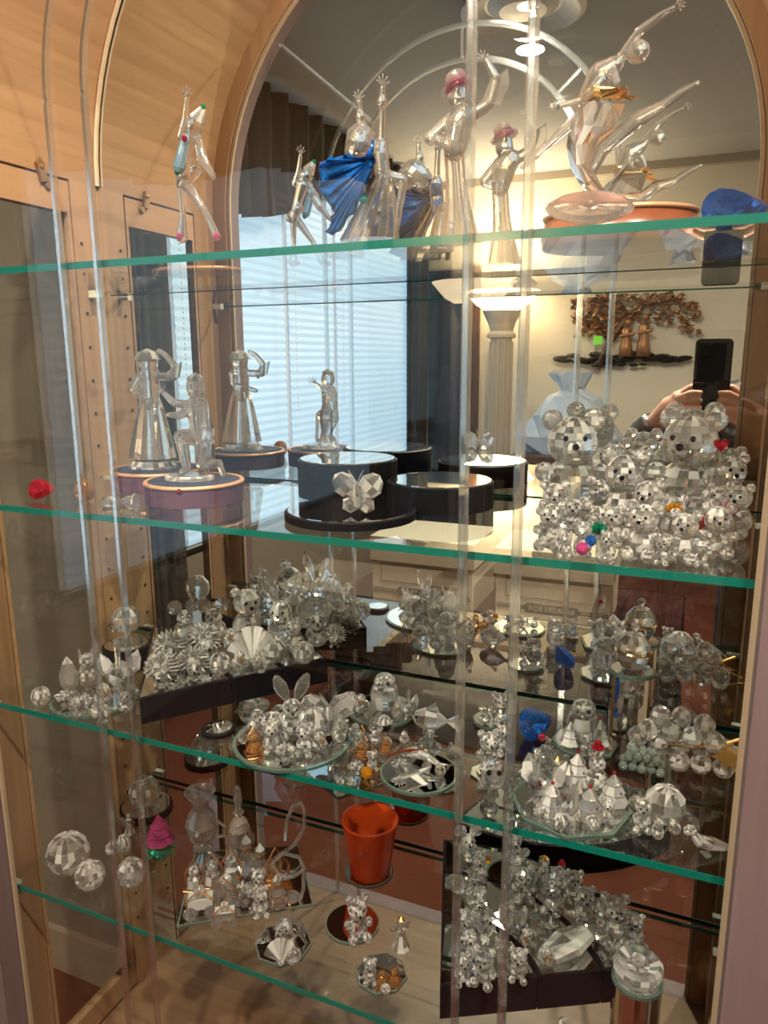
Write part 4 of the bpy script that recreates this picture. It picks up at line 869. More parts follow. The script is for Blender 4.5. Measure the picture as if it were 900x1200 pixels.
y0 = p_.y; pb = Vector((ony(179, 545, y0).x, y0, H + z2 + .0296))
statue('lady_in_gown_figurine', 'clear crystal lady in a wide gown with a fan, on the left plum plinth', 'figurine', y0, pb, CRYM,
    [(176, 470, 0, 9, 175, 448, 0, 10), (175, 446, 0, 8, 174, 438, 0, 11), (174, 438, 0, 4, 173, 430, 0, 4), (173, 428, 0, 10, 173, 422, 0, 10), (184, 441, 0, 4.5, 203, 442, 0, 4), (203, 442, 0, 4, 204, 428, 0, 3.4), (204, 428, 0, 3.4, 194, 416, 0, 3), (194, 416, 0, 3, 186, 411, 0, 2.4),
     (164, 441, 0, 4.5, 156, 456, -.01, 3.5), (156, 456, -.01, 3.4, 168, 468, -.03, 2.6)], .0012, ex)
p_, t_, r_ = plinth(229, 586, 56, 'round plum plinth with a copper rim and a red stud under the kneeling man')
MB().ball((r_ * .35, -r_ * .93, .024), .0045, 10, 6).build('red_stud', CRED, t_)
def ex(t, loc, y0):
    b_ = ony(222, 560, y0) - loc; MB().lathe([(.037, 0), (.036, .004), (.030, .006)], 26, TR(b_.x, b_.y, 0), sy=.8).build('frosted_ground', CRYF, t)
    m = MB(); m.prism([(0, 0), (.012, -.03), (.010, -.075), (-.006, -.085), (-.012, -.04)], -.004, .004, TR(ony(240, 476, y0 + .015) - loc) @ RX(PI / 2)); m.build('long_coat', CRYM, t)
    MB().lathe([(.0105, 0), (.010, .006), (0, .012)], 10, TR(ony(229, 447, y0) - loc)).build('cap', CRYA, t)
y0 = p_.y; pb = Vector((ony(229, 560, y0).x, y0, H + z2 + .0296))
statue('kneeling_man_figurine', 'clear crystal kneeling man reaching out, on the front plum plinth', 'figurine', y0, pb, CRYM,
    [(229, 457, 0, 9, 229, 450, 0, 9), (231, 462, 0, 4, 232, 470, 0, 5), (232, 476, 0, 11, 234, 500, 0, 10), (234, 500, 0, 10, 236, 512, 0, 10), (223, 475, -.01, 5, 204, 472, -.02, 4), (204, 472, -.02, 4, 192, 461, -.02, 2.5), (222, 482, -.01, 5, 210, 487, -.02, 4), (210, 487, -.02, 4, 197, 486, -.03, 2.6),
     (236, 512, 0, 9, 212, 512, -.01, 7.5), (212, 512, -.01, 7, 219, 548, 0, 4.5), (219, 549, 0, 4, 212, 554, -.01, 3), (238, 514, 0, 9, 236, 544, .01, 6), (236, 546, .01, 5, 256, 543, .02, 4.5), (256, 543, .02, 4, 262, 556, .02, 3)] + hand(191, 460, -.02, 2.4, 2.6), .0012, ex)
riser(408, 579, 58, .052, z2, 'tall round black riser with a mirror top at the back of the second shelf')
_, _, zb = riser(411, 606, 77, .010, z2, 'flat black mirror topped disc at the front of the second shelf', 'mirror_disc')
riser(516, 592, 62, .034, z2, 'medium round black riser with a mirror top beside the flat disc')
put('butterfly', 420, 604, 62, zb, 'clear crystal butterfly standing on the flat black mirror disc', rz=.2, mat=CRYA)
put('pear_gem', 46, 586, 26, z2, 'dark red faceted gem at the far left of the second shelf', rz=.4, mat=CRED)
put('ball', 100, 588, 26, z2, 'small amber tinted crystal ball beside the red gem', mat=CAMB, sx=.9)
o = place('bell', 'crystal_bell', 'clear crystal bell lying on its side on the second shelf', 'bell', onz(160, 596, z2) + Vector((0, 0, .008)), .050, 0, CRYM); o.rotation_euler = (0, -PI / 2, 0.3)
put('lens', 132, 594, 22, z2, 'small aurora tinted crystal dish left of the lying bell', mat=CRYA)
bears = [('bear', 667, 600, 122, 'large clear crystal bear at the back left of the bear group'), ('bear', 803, 606, 130, 'largest clear crystal bear at the back right of the bear group'),
 ('bear', 740, 592, 78, 'medium crystal bear in the middle of the back row of bears'), ('bear', 728, 616, 92, 'medium crystal bear with black eyes left of centre in the bear group'), ('bear', 757, 628, 72, 'round headed crystal bear in the very centre of the bear group'),
 ('bear', 702, 614, 58, 'crystal bear half hidden beside the large bear on the left'), ('cub', 768, 596, 56, 'small crystal bear peeping between the two back row bears'), ('bear', 649, 622, 62, 'crystal bear at the left edge in the middle row of bears'),
 ('bear', 646, 644, 60, 'crystal bear at the front left corner of the bear group'), ('bear', 752, 655, 72, 'low broad crystal bear at the front centre of the bear group'), ('cub', 682, 652, 46, 'little crystal bear with a pink heart in the front row'),
 ('cub', 698, 634, 46, 'little crystal bear holding green leaves'), ('cub', 719, 640, 52, 'small crystal bear to the right of the green leaves'), ('bear', 800, 658, 64, 'crystal bear with a black nose right of centre in the front row'),
 ('bear', 838, 652, 66, 'upright crystal bear near the right end of the front row'), ('cub', 834, 632, 54, 'small crystal bear behind the upright one on the right'), ('cub', 787, 634, 58, 'crystal bear behind the orange flower'),
 ('cub', 840, 618, 54, 'crystal bear with a red bow in the right middle row'), ('cub', 851, 604, 78, 'crystal bear holding a red heart overhead at the right'), ('cub', 863, 628, 66, 'crystal bear with a red ribbon at the far right edge'),
 ('cub', 828, 614, 48, 'crystal bear tucked behind the red bow bear'), ('cub', 672, 626, 46, 'tiny crystal bear beneath the large left bear'), ('cub', 712, 657, 38, 'tiny crystal bear in the front row left of centre'),
 ('cub', 776, 662, 36, 'tiny crystal bear in the front row right of centre'), ('cub', 662, 654, 34, 'tiny crystal bear second from the left in the front row'), ('cub', 820, 664, 34, 'tiny crystal bear low down near the right front')]
for i, (k, px, py, h_, lab) in enumerate(bears):
    put(k, px, py, h_, z2, lab, mat=[None, CRYA, None][i % 3], group='crystal bears on the second shelf', sx=1.0)
def bead(px, py, yoff, r, mat, name, lab, cat, kind='ball', z=None):
    p = onz(px, py, z if z is not None else z2); return put(kind, px, py, r, z if z is not None else z2, lab, mat=mat)
def heart(px, py, y, s, mat, lab, z):
    p = ony(px, py, y); t = thing('crystal_heart', lab, 'heart', p); m = MB()
    pts = [(s * .5 * 16 * math.sin(a) ** 3 / 16, s * .5 * (13 * math.cos(a) - 5 * math.cos(2 * a) - 2 * math.cos(3 * a) - math.cos(4 * a)) / 16) for a in [2 * PI * i / 20 for i in range(20)]]
    m.prism(pts, -s * .16, s * .16, RX(PI / 2)); m.build('stone', mat, t); MB().lathe([(.0012, -s * 1.6), (.0012, -s * .3)], 6).build('stem', CRYM, t)
pp = onz(848, 618, z2); heart(845, 521, pp.y, .016, CRED, 'red heart on a thin stem held above the bear at the right', z2)
put('flower', 789, 606, 24, z2 + .03, 'orange crystal flower held by a bear', mat=CORG); put('flower', 700, 630, 26, z2 + .012, 'green crystal leaves among the bears', mat=CGRN)
put('ball', 682, 650, 15, z2 + .012, 'small pink ball held by the little bear in front', mat=CPNK); put('ball', 692, 640, 13, z2 + .015, 'small blue ball beside the little bear in front', mat=CBLU)
put('gem', 852, 612, 24, z2 + .02, 'pinkish red crystal cube at the right of the bears', mat=CPNK); put('gem', 820, 622, 22, z2 + .012, 'dark red crystal bow in the right of the bear group', mat=CRED)
put('ball', 864, 590, 12, z2 + .03, 'small green ball at the right edge of the bears', mat=CGRN)

# ---- third shelf
zd = dish(112, 820, 49, z3, 'scalloped round mirror dish at the left of the third shelf', n=112, scallop=.05)
for k, px, py, h_, lab, mt in [('dolphin', 0, 0, 0, '', None), ('leaf', 82, 812, 46, 'tall leaf shaped crystal shell at the back left of the scalloped dish', CRYF), ('cat', 104, 806, 52, 'crystal cat at the back of the scalloped dish', None), ('swan', 142, 806, 66, 'crystal swan with a curved neck at the back right of the scalloped dish', CRYA),
    ('flower', 96, 836, 34, 'crystal flower at the front left of the scalloped dish', None), ('duck', 122, 830, 40, 'crystal duck in the middle of the scalloped dish', None), ('flower', 120, 846, 30, 'frosted crystal flower at the front of the scalloped dish', CRYF), ('mouse', 148, 836, 36, 'crystal mouse at the right edge of the scalloped dish', None), ('flower', 76, 826, 26, 'small crystal flower on the left rim of the scalloped dish', None)]:
    if h_: put(k, px, py, h_, zd, lab, mat=mt)
put('ball', 49, 826, 22, z3, 'small clear faceted ball left of the scalloped dish', mat=CRYA)
_, _, zr = riser(150, 779, 27, .036, z3, 'small round black riser in the back left corner of the third shelf')
put('snail', 150, 740, 36, zr, 'round crystal snail on the small black riser in the corner', rz=.4)
FC = (-.674, .727); fa0 = 0.905
for i, (a, b_, lab) in enumerate(((0, .128, 'inner wedge of the fan shaped black riser set on the third shelf'), (.1295, .206, 'middle arc of the fan shaped black riser set on the third shelf'), (.2075, .280, 'outer arc of the fan shaped black riser set on the third shelf'))):
    sector('fan_riser', lab, FC, a, b_, fa0, fa0 + PI / 2 - .26, .038, z3)
zf = z3 + .0392
for k, px, py, h_, lab, mt in [('hedgehog', 190, 803, 44, 'spiny frosted crystal hedgehog at the front corner of the fan riser', CRYF), ('hedgehog', 200, 776, 42, 'spiny crystal hedgehog behind the front corner one', None), ('hedgehog', 228, 795, 42, 'spiny crystal hedgehog with black eyes in the front row of the fan riser', None),
    ('hedgehog', 240, 769, 44, 'crystal hedgehog in the middle of the fan riser', CRYF), ('mouse', 218, 752, 52, 'big eared crystal mouse at the left back of the fan riser', None), ('mouse', 252, 752, 54, 'big eared crystal mouse with black eyes left of the bear on the fan riser', None),
    ('cub', 290, 753, 72, 'large crystal bear with black eyes at the back of the fan riser', None), ('rabbit', 342, 750, 94, 'tall crystal rabbit with long ears at the back of the fan riser', None), ('shell', 297, 777, 50, 'broad fan shaped crystal shell in the middle of the fan riser', CRYA),
    ('duck', 280, 788, 34, 'low crystal duck at the front edge of the fan riser', None), ('ball', 258, 790, 26, 'crystal ball between the hedgehogs and the duck', None), ('duck', 271, 762, 34, 'crystal duck looking up between mouse and bear', None), ('cat', 346, 768, 52, 'crystal cat at the right front of the fan riser', CRYA),
    ('mouse', 372, 757, 52, 'big eared crystal mouse at the right end of the fan riser', None), ('snail', 322, 776, 32, 'small crystal snail at the front right of the fan riser', None), ('flower', 306, 787, 26, 'small crystal flower on the front edge of the fan riser', None), ('ball', 356, 777, 26, 'crystal ball at the right front edge of the fan riser', None),
    ('hedgehog', 398, 754, 30, 'frosted hedgehog at the right back of the fan riser', CRYF), ('flower', 217, 782, 26, 'small crystal flower between the front hedgehogs', CRYF), ('gem', 316, 766, 22, 'clear cut gem beside the broad shell', CRYA)]:
    put(k, px, py, h_, zf, lab, mat=mt)
riser(256, 857, 20, .006, z3, 'small flat black disc in front of the fan riser', 'mirror_disc')
zd = dish(343, 869, 69, z3, 'round mirror dish with green edge crowded with rabbits and a butterfly')
for k, px, py, h_, lab, mt in [('rabbit', 343, 862, 80, 'large crystal rabbit with wide ears on the front round mirror dish', None), ('butterfly', 386, 862, 66, 'large crystal butterfly on the right of the front mirror dish', None), ('mouse', 302, 862, 44, 'crystal mouse at the left back of the front mirror dish', None),
    ('ornament', 298, 882, 34, 'small amber and crystal ornament on the left rim of the front mirror dish', CAMB), ('flower', 335, 890, 30, 'square frosted crystal flower at the front of the mirror dish', CRYF), ('cub', 318, 880, 42, 'crystal bear left of the frosted flower', None), ('cub', 358, 884, 44, 'crystal bear right of the frosted flower', CRYA),
    ('duck', 374, 882, 36, 'crystal duck at the front right of the mirror dish', None), ('ball', 368, 866, 40, 'clear crystal ball below the butterfly', CRYA), ('cat', 398, 872, 38, 'crystal cat on the right rim of the front mirror dish', None), ('snail', 320, 864, 36, 'crystal snail between mouse and rabbit', None)]:
    put(k, px, py, h_, zd, lab, mat=mt)
zd = dish(449, 834, 41, z3, 'round mirror dish carrying the owl behind the front dishes')
for k, px, py, h_, lab, mt in [('owl', 451, 832, 48, 'crystal owl with round ringed eyes on the rear mirror dish', None), ('duck', 424, 836, 32, 'crystal bird left of the owl', None), ('swan', 478, 838, 36, 'small crystal swan right of the owl', None), ('lens', 450, 848, 18, 'low clear crystal dish in front of the owl', None), ('duck', 466, 842, 28, 'small crystal bird beside the swan', CRYA)]:
    put(k, px, py, h_, zd, lab, mat=mt)
put('fish', 504, 858, 40, z3, 'clear round bodied crystal fish on the third shelf', rz=.1, mat=CRYA, sx=1.1)
put('snail', 410, 832, 26, z3, 'small crystal snail with a bluish tint left of the owl dish', mat=CRYA)
zd = dish(491, 908, 46, z3, 'round mirror dish carrying a crystal airplane and dolphin')
put('plane', 484, 914, 24, zd, 'long clear crystal airplane on the mirror dish', rz=.9, mat=CRY, sx=1.15); put('dolphin', 500, 898, 26, zd, 'clear crystal dolphin behind the airplane', rz=-.3, sx=1.2)
put('duck', 516, 910, 24, zd, 'small crystal bird on the right of the airplane dish'); put('flower', 468, 904, 24, zd, 'crystal flower on the left of the airplane dish')
for k, px, py, h_, lab, mt in [('ornament', 424, 888, 26, 'small orange crystal ornament between the two front mirror dishes', CAMB), ('ornament', 452, 882, 24, 'tiny amber crystal ornament behind the airplane dish', CAMB), ('mouse', 440, 872, 24, 'tiny crystal mouse behind the amber ornaments', None), ('flower', 418, 906, 22, 'tiny crystal flower near the shelf edge left of the airplane dish', None),
    ('cub', 436, 902, 26, 'tiny crystal bear near the shelf edge left of the airplane dish', None), ('ball', 430, 912, 14, 'tiny orange bead at the front edge of the third shelf', CORG), ('duck', 474, 872, 22, 'tiny crystal bird beside the fish', None),
    ('frog', 578, 925, 40, 'crystal frog with bulging black eyes behind the right glass bar', None), ('bear', 572, 898, 48, 'crystal bear sitting behind the frog', None), ('cub', 590, 880, 36, 'small crystal bear behind the bars left of the blue gem', None)]:
    put(k, px, py, h_, z3, lab, mat=mt)
zd = dish(578, 846, 24, z3, 'small round mirror dish behind the glass bars'); put('bear', 586, 846, 40, zd, 'small crystal bear on the small dish behind the bars'); put('mouse', 568, 848, 26, zd, 'small crystal mouse on the small dish behind the bars')
o = put('pear_gem', 622, 866, 38, z3 - .004, 'bright blue pear cut gem on the third shelf', rz=.9, mat=CBLU, sx=1.05)
OC = dict(n=8)
zd = dish(685, 872, 38, z3, 'octagonal mirror tile carrying the crystal owl and pine trees', n=8, name='mirror_tile', cat='mirror tile', rz=.2)
for k, px, py, h_, lab, mt in [('owl', 682, 868, 54, 'crystal owl with black eyes on the octagonal tile', None), ('pine', 668, 874, 34, 'small crystal pine tree left of the owl', None), ('pine', 702, 874, 36, 'small crystal pine tree right of the owl', None), ('cub', 686, 884, 28, 'tiny crystal bear in front of the owl tile', CRYA)]:
    put(k, px, py, h_, zd, lab, mat=mt)
zd = dish(668, 943, 70, z3, 'large octagonal mirror tile crowded with a winter village of crystal', n=8, name='mirror_tile', cat='mirror tile', rz=.1)
for k, px, py, h_, lab, mt in [('swan', 634, 935, 72, 'tall crystal swan with a red bead at the left back of the winter village', None), ('snowman', 698, 926, 62, 'crystal snowman with a red hat in the winter village', None), ('castle', 664, 940, 46, 'frosted crystal castle in the middle of the winter village', None),
    ('pine', 646, 956, 44, 'crystal pine tree with red baubles at the left front of the village', None), ('pine', 690, 962, 46, 'crystal pine tree with red baubles at the right front of the village', None), ('pine', 718, 944, 44, 'crystal pine tree at the right side of the village', None), ('castle', 668, 968, 32, 'small frosted castle at the front of the winter village', None),
    ('snowman', 630, 946, 34, 'little crystal snowman at the left edge of the village', None), ('cub', 712, 962, 32, 'small crystal bear at the right front of the winter village', CRYA), ('pine', 676, 920, 44, 'crystal pine tree at the back of the winter village', None), ('ball', 656, 972, 20, 'small clear ball at the front of the winter village', CRYA), ('ball', 694, 972, 18, 'small aurora ball at the right front of the village', CRYA),
    ('angel', 652, 926, 44, 'crystal angel behind the castle', None), ('flower', 634, 962, 24, 'frosted flower at the left front of the winter village', CRYF)]:
    put(k, px, py, h_, zd, lab, mat=mt)
p = onz(650, 862, z3 + .035); place('ball', 'red_bead', 'red bead on a thin stem above the crystal swan', 'bead', ony(635, 868, onz(634, 935, z3).y), .008, 0, CRED)
def column(px, py, rpx, ztop_px, z, label):
    p = onz(px, py, z); r = msize(p, rpx); q = ony(px, ztop_px, p.y); h = q.z - p.z
    t = thing('mirrored_column', label, 'column', p)
    MB().lathe([(r, .0005), (r, h)], 28).build('tube', CHROME, t, smooth=False); MB().lathe([(r + .001, h + .0002), (r + .001, h + .004)], 40).build('mirror_cap', EDGE2, t); MB().lathe([(r - .002, h + .0042), (r - .002, h + .0048)], 40).build('mirror_face', MIRROR, t)
    return p + Vector((0, 0, h + .005)), r
p, r = column(736, 856, 25, 787, z3, 'chrome mirrored column standing on the third shelf')
t = thing('crystal_jar', 'round crystal jar with a gold band on the mirrored column of the third shelf', 'jar', p)
t.scale = (.82, .82, 1.0)
MB().lathe([(.012, 0), (.018, .004), (.026, .016), (.027, .024)], 12).build('bowl', CRY, t); MB().lathe([(.0275, .0242), (.029, .026), (.0275, .028)], 24).build('gold_band', GOLD, t)
MB().lathe([(.027, .0285), (.024, .038), (.014, .048), (0, .052)], 16).build('lid', CRY, t); MB().ball((0, 0, .058), .006, 10, 6).build('lid_knob', CRYA, t); MB().ball((0, -.01, .012), .006, 8, 5).build('amber_stone', CAMB, t)
def grapes(px, py, s, z, label, mat=CRY, leafm=GOLD, n=17, rx=1.0):
    p = onz(px, py, z); S_ = msize(p, s); t = thing('crystal_grapes', label, 'grapes', p); r = S_ * .13; rg = random.Random(int(px)); k = 0
    for row, cnt in enumerate((5, 5, 4, 3)):
        for i in range(cnt):
            x = (i - (cnt - 1) / 2) * r * 1.9; yy = rg.uniform(-.4, .4) * r + (row % 2) * r * .8; zz = r + row * r * 1.55 * .8
            MB().ball((x - S_ * .05, yy, zz), r, 10, 7).build('grape', mat, t)
    if leafm:
        for q in range(3):
            M = TR(S_ * (.46 + .12 * q), (q - 1) * r, r * (2.6 - q * .6)) @ RY(.4 - q * .3) @ RX(.5)
            pts = [((.26 if i % 2 else .13) * S_ * .75 * math.cos(2 * PI * i / 12), (.26 if i % 2 else .13) * S_ * .75 * math.sin(2 * PI * i / 12)) for i in range(12)]
            MB().prism(pts, -.0006, .0006, M).build('gold_leaf', leafm, t)
        MB().tube([(-S_ * .2, 0, r * 2.4), (S_ * .1, -r, r * 3), (S_ * .4, 0, r * 3.2), (S_ * .62, 0, r * 4.2)], .0016, 6).build('gold_stem', leafm, t)
grapes(800, 902, 96, z3, 'bunch of clear crystal grapes with golden leaves')
grapes(754, 906, 42, z3, 'small bunch of cloudy green glass grapes left of the big bunch', CGRY, None)
put('snail', 778, 962, 52, z3, 'big clear crystal snail with a round shell near the right end', rz=.2); put('cub', 752, 972, 44, z3, 'crystal bear cub in front of the big snail'); put('fish', 746, 948, 24, z3, 'small crystal fish standing behind the cub', rz=.5, mat=CRYM)
put('seal', 826, 996, 34, z3, 'clear crystal seal with black eyes at the right front of the third shelf', rz=.35, sx=1.1); put('cat', 770, 984, 34, z3, 'small crystal cat in front of the big snail'); put('duck', 790, 978, 26, z3, 'small crystal duck between snail and seal')

# ---- lowest shelf
put('ball', 82, 1020, 46, z4, 'largest clear faceted crystal ball at the left end of the lowest shelf', mat=CRY, sx=1.05)
put('ball', 107, 1040, 34, z4, 'medium crystal ball in front of the largest ball'); put('ball', 155, 1036, 32, z4, 'crystal ball to the right of the left glass bar', mat=CRYA)
put('duck', 131, 1002, 26, z4, 'small clear crystal duck behind the balls'); put('ball', 146, 1000, 24, z4, 'clear egg shaped crystal behind the balls', sx=.7); put('figure', 152, 976, 26, z4, 'small crystal lady at the back left of the lowest shelf')
_, _, zr = riser(172, 950, 30, .012, z4, 'oval black riser at the back left corner of the lowest shelf'); put('ball', 171, 944, 36, zr, 'clear crystal ball on the black riser in the corner of the lowest shelf')
put('tree', 189, 1006, 58, z4, 'pink glass tree on a spiky green base')
# square mirror tile
cs = [onz(*q, z4) for q in ((207, 1088), (368, 1062), (350, 992), (228, 1000))]; c0 = sum(cs, Vector()) / 4
t = thing('mirror_tile', 'large four sided mirror tile under the gilded ornaments', 'mirror tile', c0)
MB().prism([((q - c0).x, (q - c0).y) for q in cs], .0005, .003).build('glass_plate', EDGE2, t); MB().prism([((q - c0).x * .97, (q - c0).y * .97) for q in cs], .0031, .0036).build('mirror_face', MIRROR, t)
zt_ = z4 + .0038
put('vase', 238, 994, 74, z4, 'clear glass vase with a flared rim behind the mirror tile'); put('bell', 281, 985, 72, z4, 'clear glass bell with a tall handle behind the mirror tile')
for k, px, py, h_, lab, mt in [('ornament', 228, 1040, 38, 'gilded crystal ornament at the left back of the square tile', None), ('ornament', 250, 1036, 42, 'gilded crystal basket beside the left back ornament', None), ('carriage', 236, 1070, 40, 'crystal carriage with gold wheels at the left front of the square tile', None), ('ornament', 272, 1030, 42, 'gilded crystal ornament with a tall handle in the middle of the tile', None),
    ('carriage', 266, 1056, 40, 'rose gold framed crystal carriage in the middle of the tile', None), ('bottle', 290, 1024, 52, 'clear crystal bottle with a gold collar on the tile', None), ('bottle', 306, 1030, 48, 'red glass bottle with a gold collar on the tile', CRED), ('carriage', 264, 1082, 32, 'small crystal car at the front of the square tile', None),
    ('cub', 304, 1048, 36, 'small crystal bear below the red bottle', None), ('ornament', 324, 1042, 56, 'amber and gold flower ornament before the glass swan', CAMB), ('cub', 306, 1072, 40, 'frosted crystal bear at the right front of the tile', CRYF), ('bottle', 326, 1062, 44, 'small clear bottle with a gold collar at the right of the tile', None), ('flower', 286, 1056, 34, 'frosted crystal flower in the middle of the tile', CRYF)]:
    put(k, px, py, h_, zt_, lab, mat=mt)
pb = onz(345, 1052, zt_); t = thing('blown_glass_swan', 'clear blown glass swan outline with a looped neck', 'swan figurine', pb)
J = lambda px, py, dy=0: ony(px, py, pb.y + dy) - pb
m = MB(); m.tube([J(334, 985), J(336, 962), J(343, 945), J(352, 940), J(357, 950), J(356, 972), J(345, 990), J(325, 1004), J(318, 1018), J(325, 1030), J(342, 1028), J(354, 1010), J(356, 1040), J(350, 1060), J(343, 1066)], .0028, 8); m.build('neck', CRYM, t, smooth=True)
m = MB(); m.tube([J(318, 1012, -.01), J(332, 1000, -.01), J(350, 1004, -.01), J(357, 1018, -.01), J(345, 1027, -.01), J(328, 1026, -.01), J(318, 1012, -.01)], .0026, 8); m.build('wing', CRYM, t, smooth=True)
MB().lathe([(.012, .0), (.012, .002), (.004, .006)], 16, TR(J(343, 1066).x, 0, 0)).build('foot', CRYM, t)
# red bucket
zd = dish(432, 1022, 29, z4, 'round mirror coaster under the red glass bucket', name='mirror_coaster')
pb = onz(434, 1022, zd); s_ = msize(pb, 1)
t = thing('red_glass_bucket', 'bright orange red glass bucket standing on a round mirror', 'bucket', pb)
MB().lathe([(0, .0005), (s_ * 21, .0006), (s_ * 23, .004), (s_ * 32, s_ * 68), (s_ * 33.5, s_ * 70), (s_ * 30, s_ * 70), (s_ * 20.5, .006), (0, .005)], 40).build('bucket_wall', REDGL, t, smooth=True)
for a in (-1.5, -2.9, -.2, 1.6): MB().ball((s_ * 29 * math.cos(a), s_ * 29 * math.sin(a), s_ * 44), .0032, 8, 5).build('glass_stud', CRYM, t)
zd = dish(332, 1108, 34, z4, 'octagonal mirror tile under the crouching crystal figure', n=8, name='mirror_tile', cat='mirror tile', rz=.39)
put('cat', 334, 1116, 56, zd, 'large clear crystal crouching cat on the octagonal tile', mat=None); put('shell', 330, 1126, 34, zd, 'crystal shell at the foot of the crouching cat', mat=CRYA); put('ball', 344, 1128, 18, zd, 'small aurora ball at the foot of the crouching cat', mat=CRYA)
zd = dish(413, 1084, 32, z4, 'round mirror dish carrying the standing crystal bear'); put('bear', 419, 1098, 58, zd, 'tall clear crystal bear on the small round mirror dish', sx=.85)
put('angel', 470, 1110, 42, z4, 'small crystal angel standing by itself on the lowest shelf')
zd = dish(447, 1143, 31, z4, 'small octagonal mirror tile with a miniature crystal and gold group', n=8, name='mirror_tile', cat='mirror tile', rz=.2)
put('cub', 434, 1150, 34, zd, 'frosted crystal bear on the small octagonal tile', mat=CRYF); put('ornament', 448, 1154, 26, zd, 'tiny brown gold ornament in the middle of the small tile', mat=CAMB); put('ornament', 462, 1152, 26, zd, 'tiny brown gold ornament at the right of the small tile', mat=CAMB); put('ball', 452, 1164, 12, zd, 'tiny clear ball at the front of the small tile')
FC2 = (-.240, .727)
for i, (a, b_, lab) in enumerate(((0, .122, 'inner wedge of the fan shaped black riser set on the lowest shelf'), (.1235, .204, 'middle arc of the fan shaped black riser set on the lowest shelf'), (.2055, .280, 'outer arc of the fan shaped black riser set on the lowest shelf'))):
    sector('fan_riser', lab, FC2, a, b_, .51, .51 + PI / 2 - .20, .048, z4)
zf = z4 + .0492
seq = [('mouse', 548, 1008, 46, 'crystal mouse with upright ears at the far left back of the lower fan riser'), ('cub', 560, 1030, 40, 'crystal bear at the left back of the lower fan riser'), ('cub', 556, 1052, 40, 'crystal bear holding an amber bead on the lower fan riser'), ('bear', 557, 1080, 46, 'crystal bear in the middle of the left side of the lower fan riser'),
 ('cub', 547, 1100, 40, 'small crystal bear near the left side of the lower fan riser'), ('cub', 606, 998, 36, 'tiny crystal bear at the very back of the lower fan riser'), ('mouse', 606, 1030, 40, 'crystal mouse at the back of the lower fan riser'), ('bear', 613, 1052, 44, 'crystal bear right of the bar on the lower fan riser'),
 ('angel', 636, 1046, 50, 'slim crystal angel on the outer arc of the lower fan riser'), ('bear', 646, 1066, 44, 'crystal bear with a yellow gleam on the outer arc'), ('bird', 0, 0, 0, ''), ('snowman', 657, 1040, 36, 'crystal snowman at the back of the outer arc'), ('cub', 672, 1054, 42, 'crystal bear with a green bead on the outer arc'),
 ('cub', 684, 1078, 48, 'crystal bear beside the iridescent disc'), ('bear', 718, 1098, 60, 'crystal bear with black eyes at the right end of the outer arc'), ('cub', 742, 1108, 48, 'small crystal bear right of the black eyed bear'), ('flower', 720, 1122, 30, 'crystal flower at the foot of the black eyed bear'), ('hedgehog', 748, 1126, 28, 'little frosted hedgehog at the right end of the riser'),
 ('swan', 600, 1092, 46, 'crystal swan on the middle arc of the lower fan riser'), ('duck', 620, 1110, 38, 'crystal duck on the middle arc of the lower fan riser'), ('duck', 640, 1132, 40, 'frosted crystal bird at the front of the middle arc'), ('gem', 0, 0, 0, ''), ('cub', 607, 1146, 44, 'crystal bear at the front right of the inner wedge'),
 ('cub', 541, 1150, 42, 'crystal bear at the front left of the inner wedge'), ('bear', 567, 1150, 48, 'crystal bear at the front centre of the inner wedge'), ('owl', 548, 1126, 42, 'small crystal owl on the inner wedge'), ('rabbit', 568, 1118, 46, 'crystal rabbit with ears up on the inner wedge'), ('cat', 586, 1130, 42, 'crystal cat on the inner wedge'), ('ball', 548, 1150, 0, '')]
for k, px, py, h_, lab in seq:
    if h_: put(k, px, py, h_, zf, lab, mat=random.choice([None, None, CRYA, CRYF]) if k != 'duck' else CRYF)
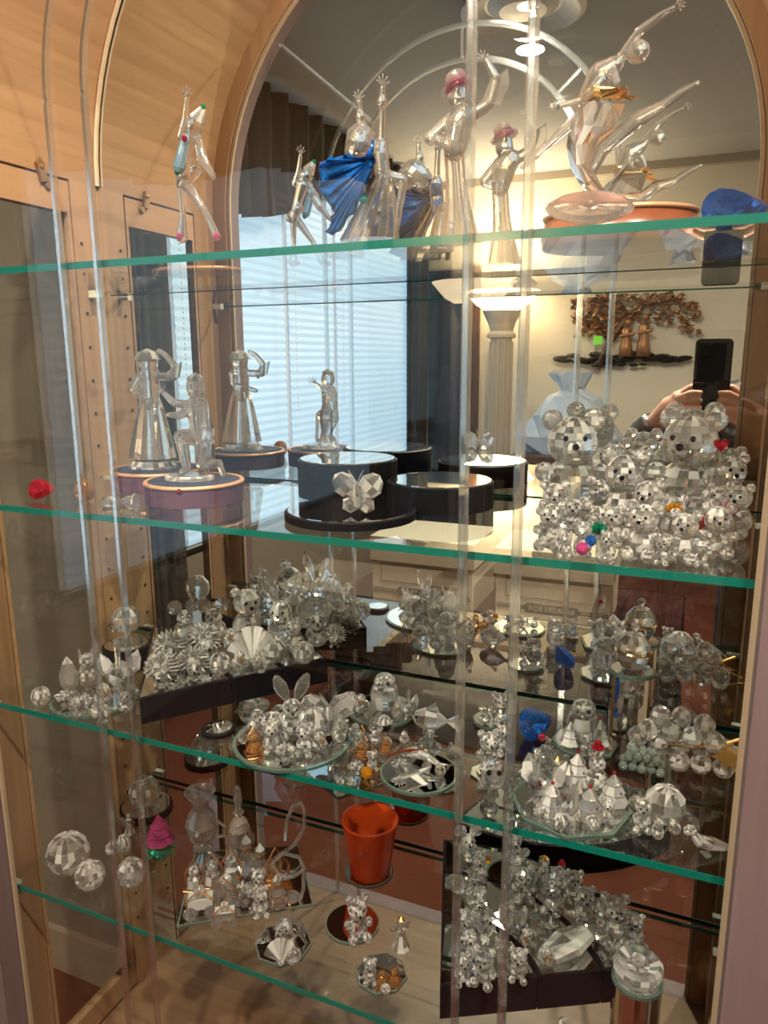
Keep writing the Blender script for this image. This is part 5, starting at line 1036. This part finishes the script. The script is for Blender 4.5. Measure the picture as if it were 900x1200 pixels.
put('gem', 560, 1134, 16, zf, 'small blue violet gem among the inner wedge bears', mat=CBLU)
t = thing('crystal_leaf', 'large smooth crystal leaf lying across the middle arc of the lower fan riser', 'crystal leaf', onz(664, 1112, zf + .006), -.55)
MB().lathe([(0, -.055), (.016, -.035), (.023, 0), (.016, .032), (0, .050)], 10, TR(0, 0, .008) @ RX(PI / 2), sx=1, sy=.42).build('leaf_blade', CRYA, t); MB().tube([(0, -.05, .008), (0, 0, .016), (0, .05, .008)], .0015, 5).build('leaf_rib', CRYM, t); MB().lathe([(.010, -.0058), (.006, .003)], 10).build('foot', CRYM, t)
t = thing('crystal_disc', 'round iridescent crystal disc standing on the outer arc riser', 'crystal disc', onz(697, 1076, zf)); s_ = msize(t.location, 14)
MB().lathe([(0, -.005), (s_, -.001), (s_, .001), (0, .006)], 14, TR(0, 0, s_) @ RX(PI / 2)).build('stone', CRYA, t)
p, r = column(738, 1262, 27, 1147, z4, 'chrome mirrored column at the front of the lowest shelf')
t = thing('crystal_bowl', 'thick faceted crystal bowl on the front mirrored column', 'crystal bowl', p)
MB().lathe([(.020, 0), (.024, .004), (.0265, .012), (.026, .018), (.022, .022), (.012, .017), (0, .014)], 18).build('bowl', CRYA, t); MB().ball((0, 0, .0225), .008, 10, 6).build('clear_bead', CRY, t)
put('duck', 660, 1204, 22, z4, 'tiny crystal bird lying at the front of the lowest shelf')

# ------------------------------------------------------------------ groups of repeats
SN = ('top', 'second', 'third', 'lowest'); cnt = {}
tops = [o for o in sc.objects if o.parent is None and 'category' in o.keys() and 'group' not in o.keys()]
def gkey(o):
    k = min(range(4), key=lambda i: abs(o.location.z - .012 - H - HS[i])); base = o.name.split('.')[0].replace('_', ' ')
    if base == 'glass shelf': return 'glass shelves of the cabinet'
    if base in ('storage box', 'plastic bag', 'pleated blind', 'curtain', 'side table', 'low table'): return base + ' repeats in the room'
    return '%s pieces on the %s shelf' % (base, SN[k])
for o in tops: cnt.setdefault(gkey(o), []).append(o)
for k, L_ in cnt.items():
    if len(L_) > 1:
        for o in L_: o['group'] = k
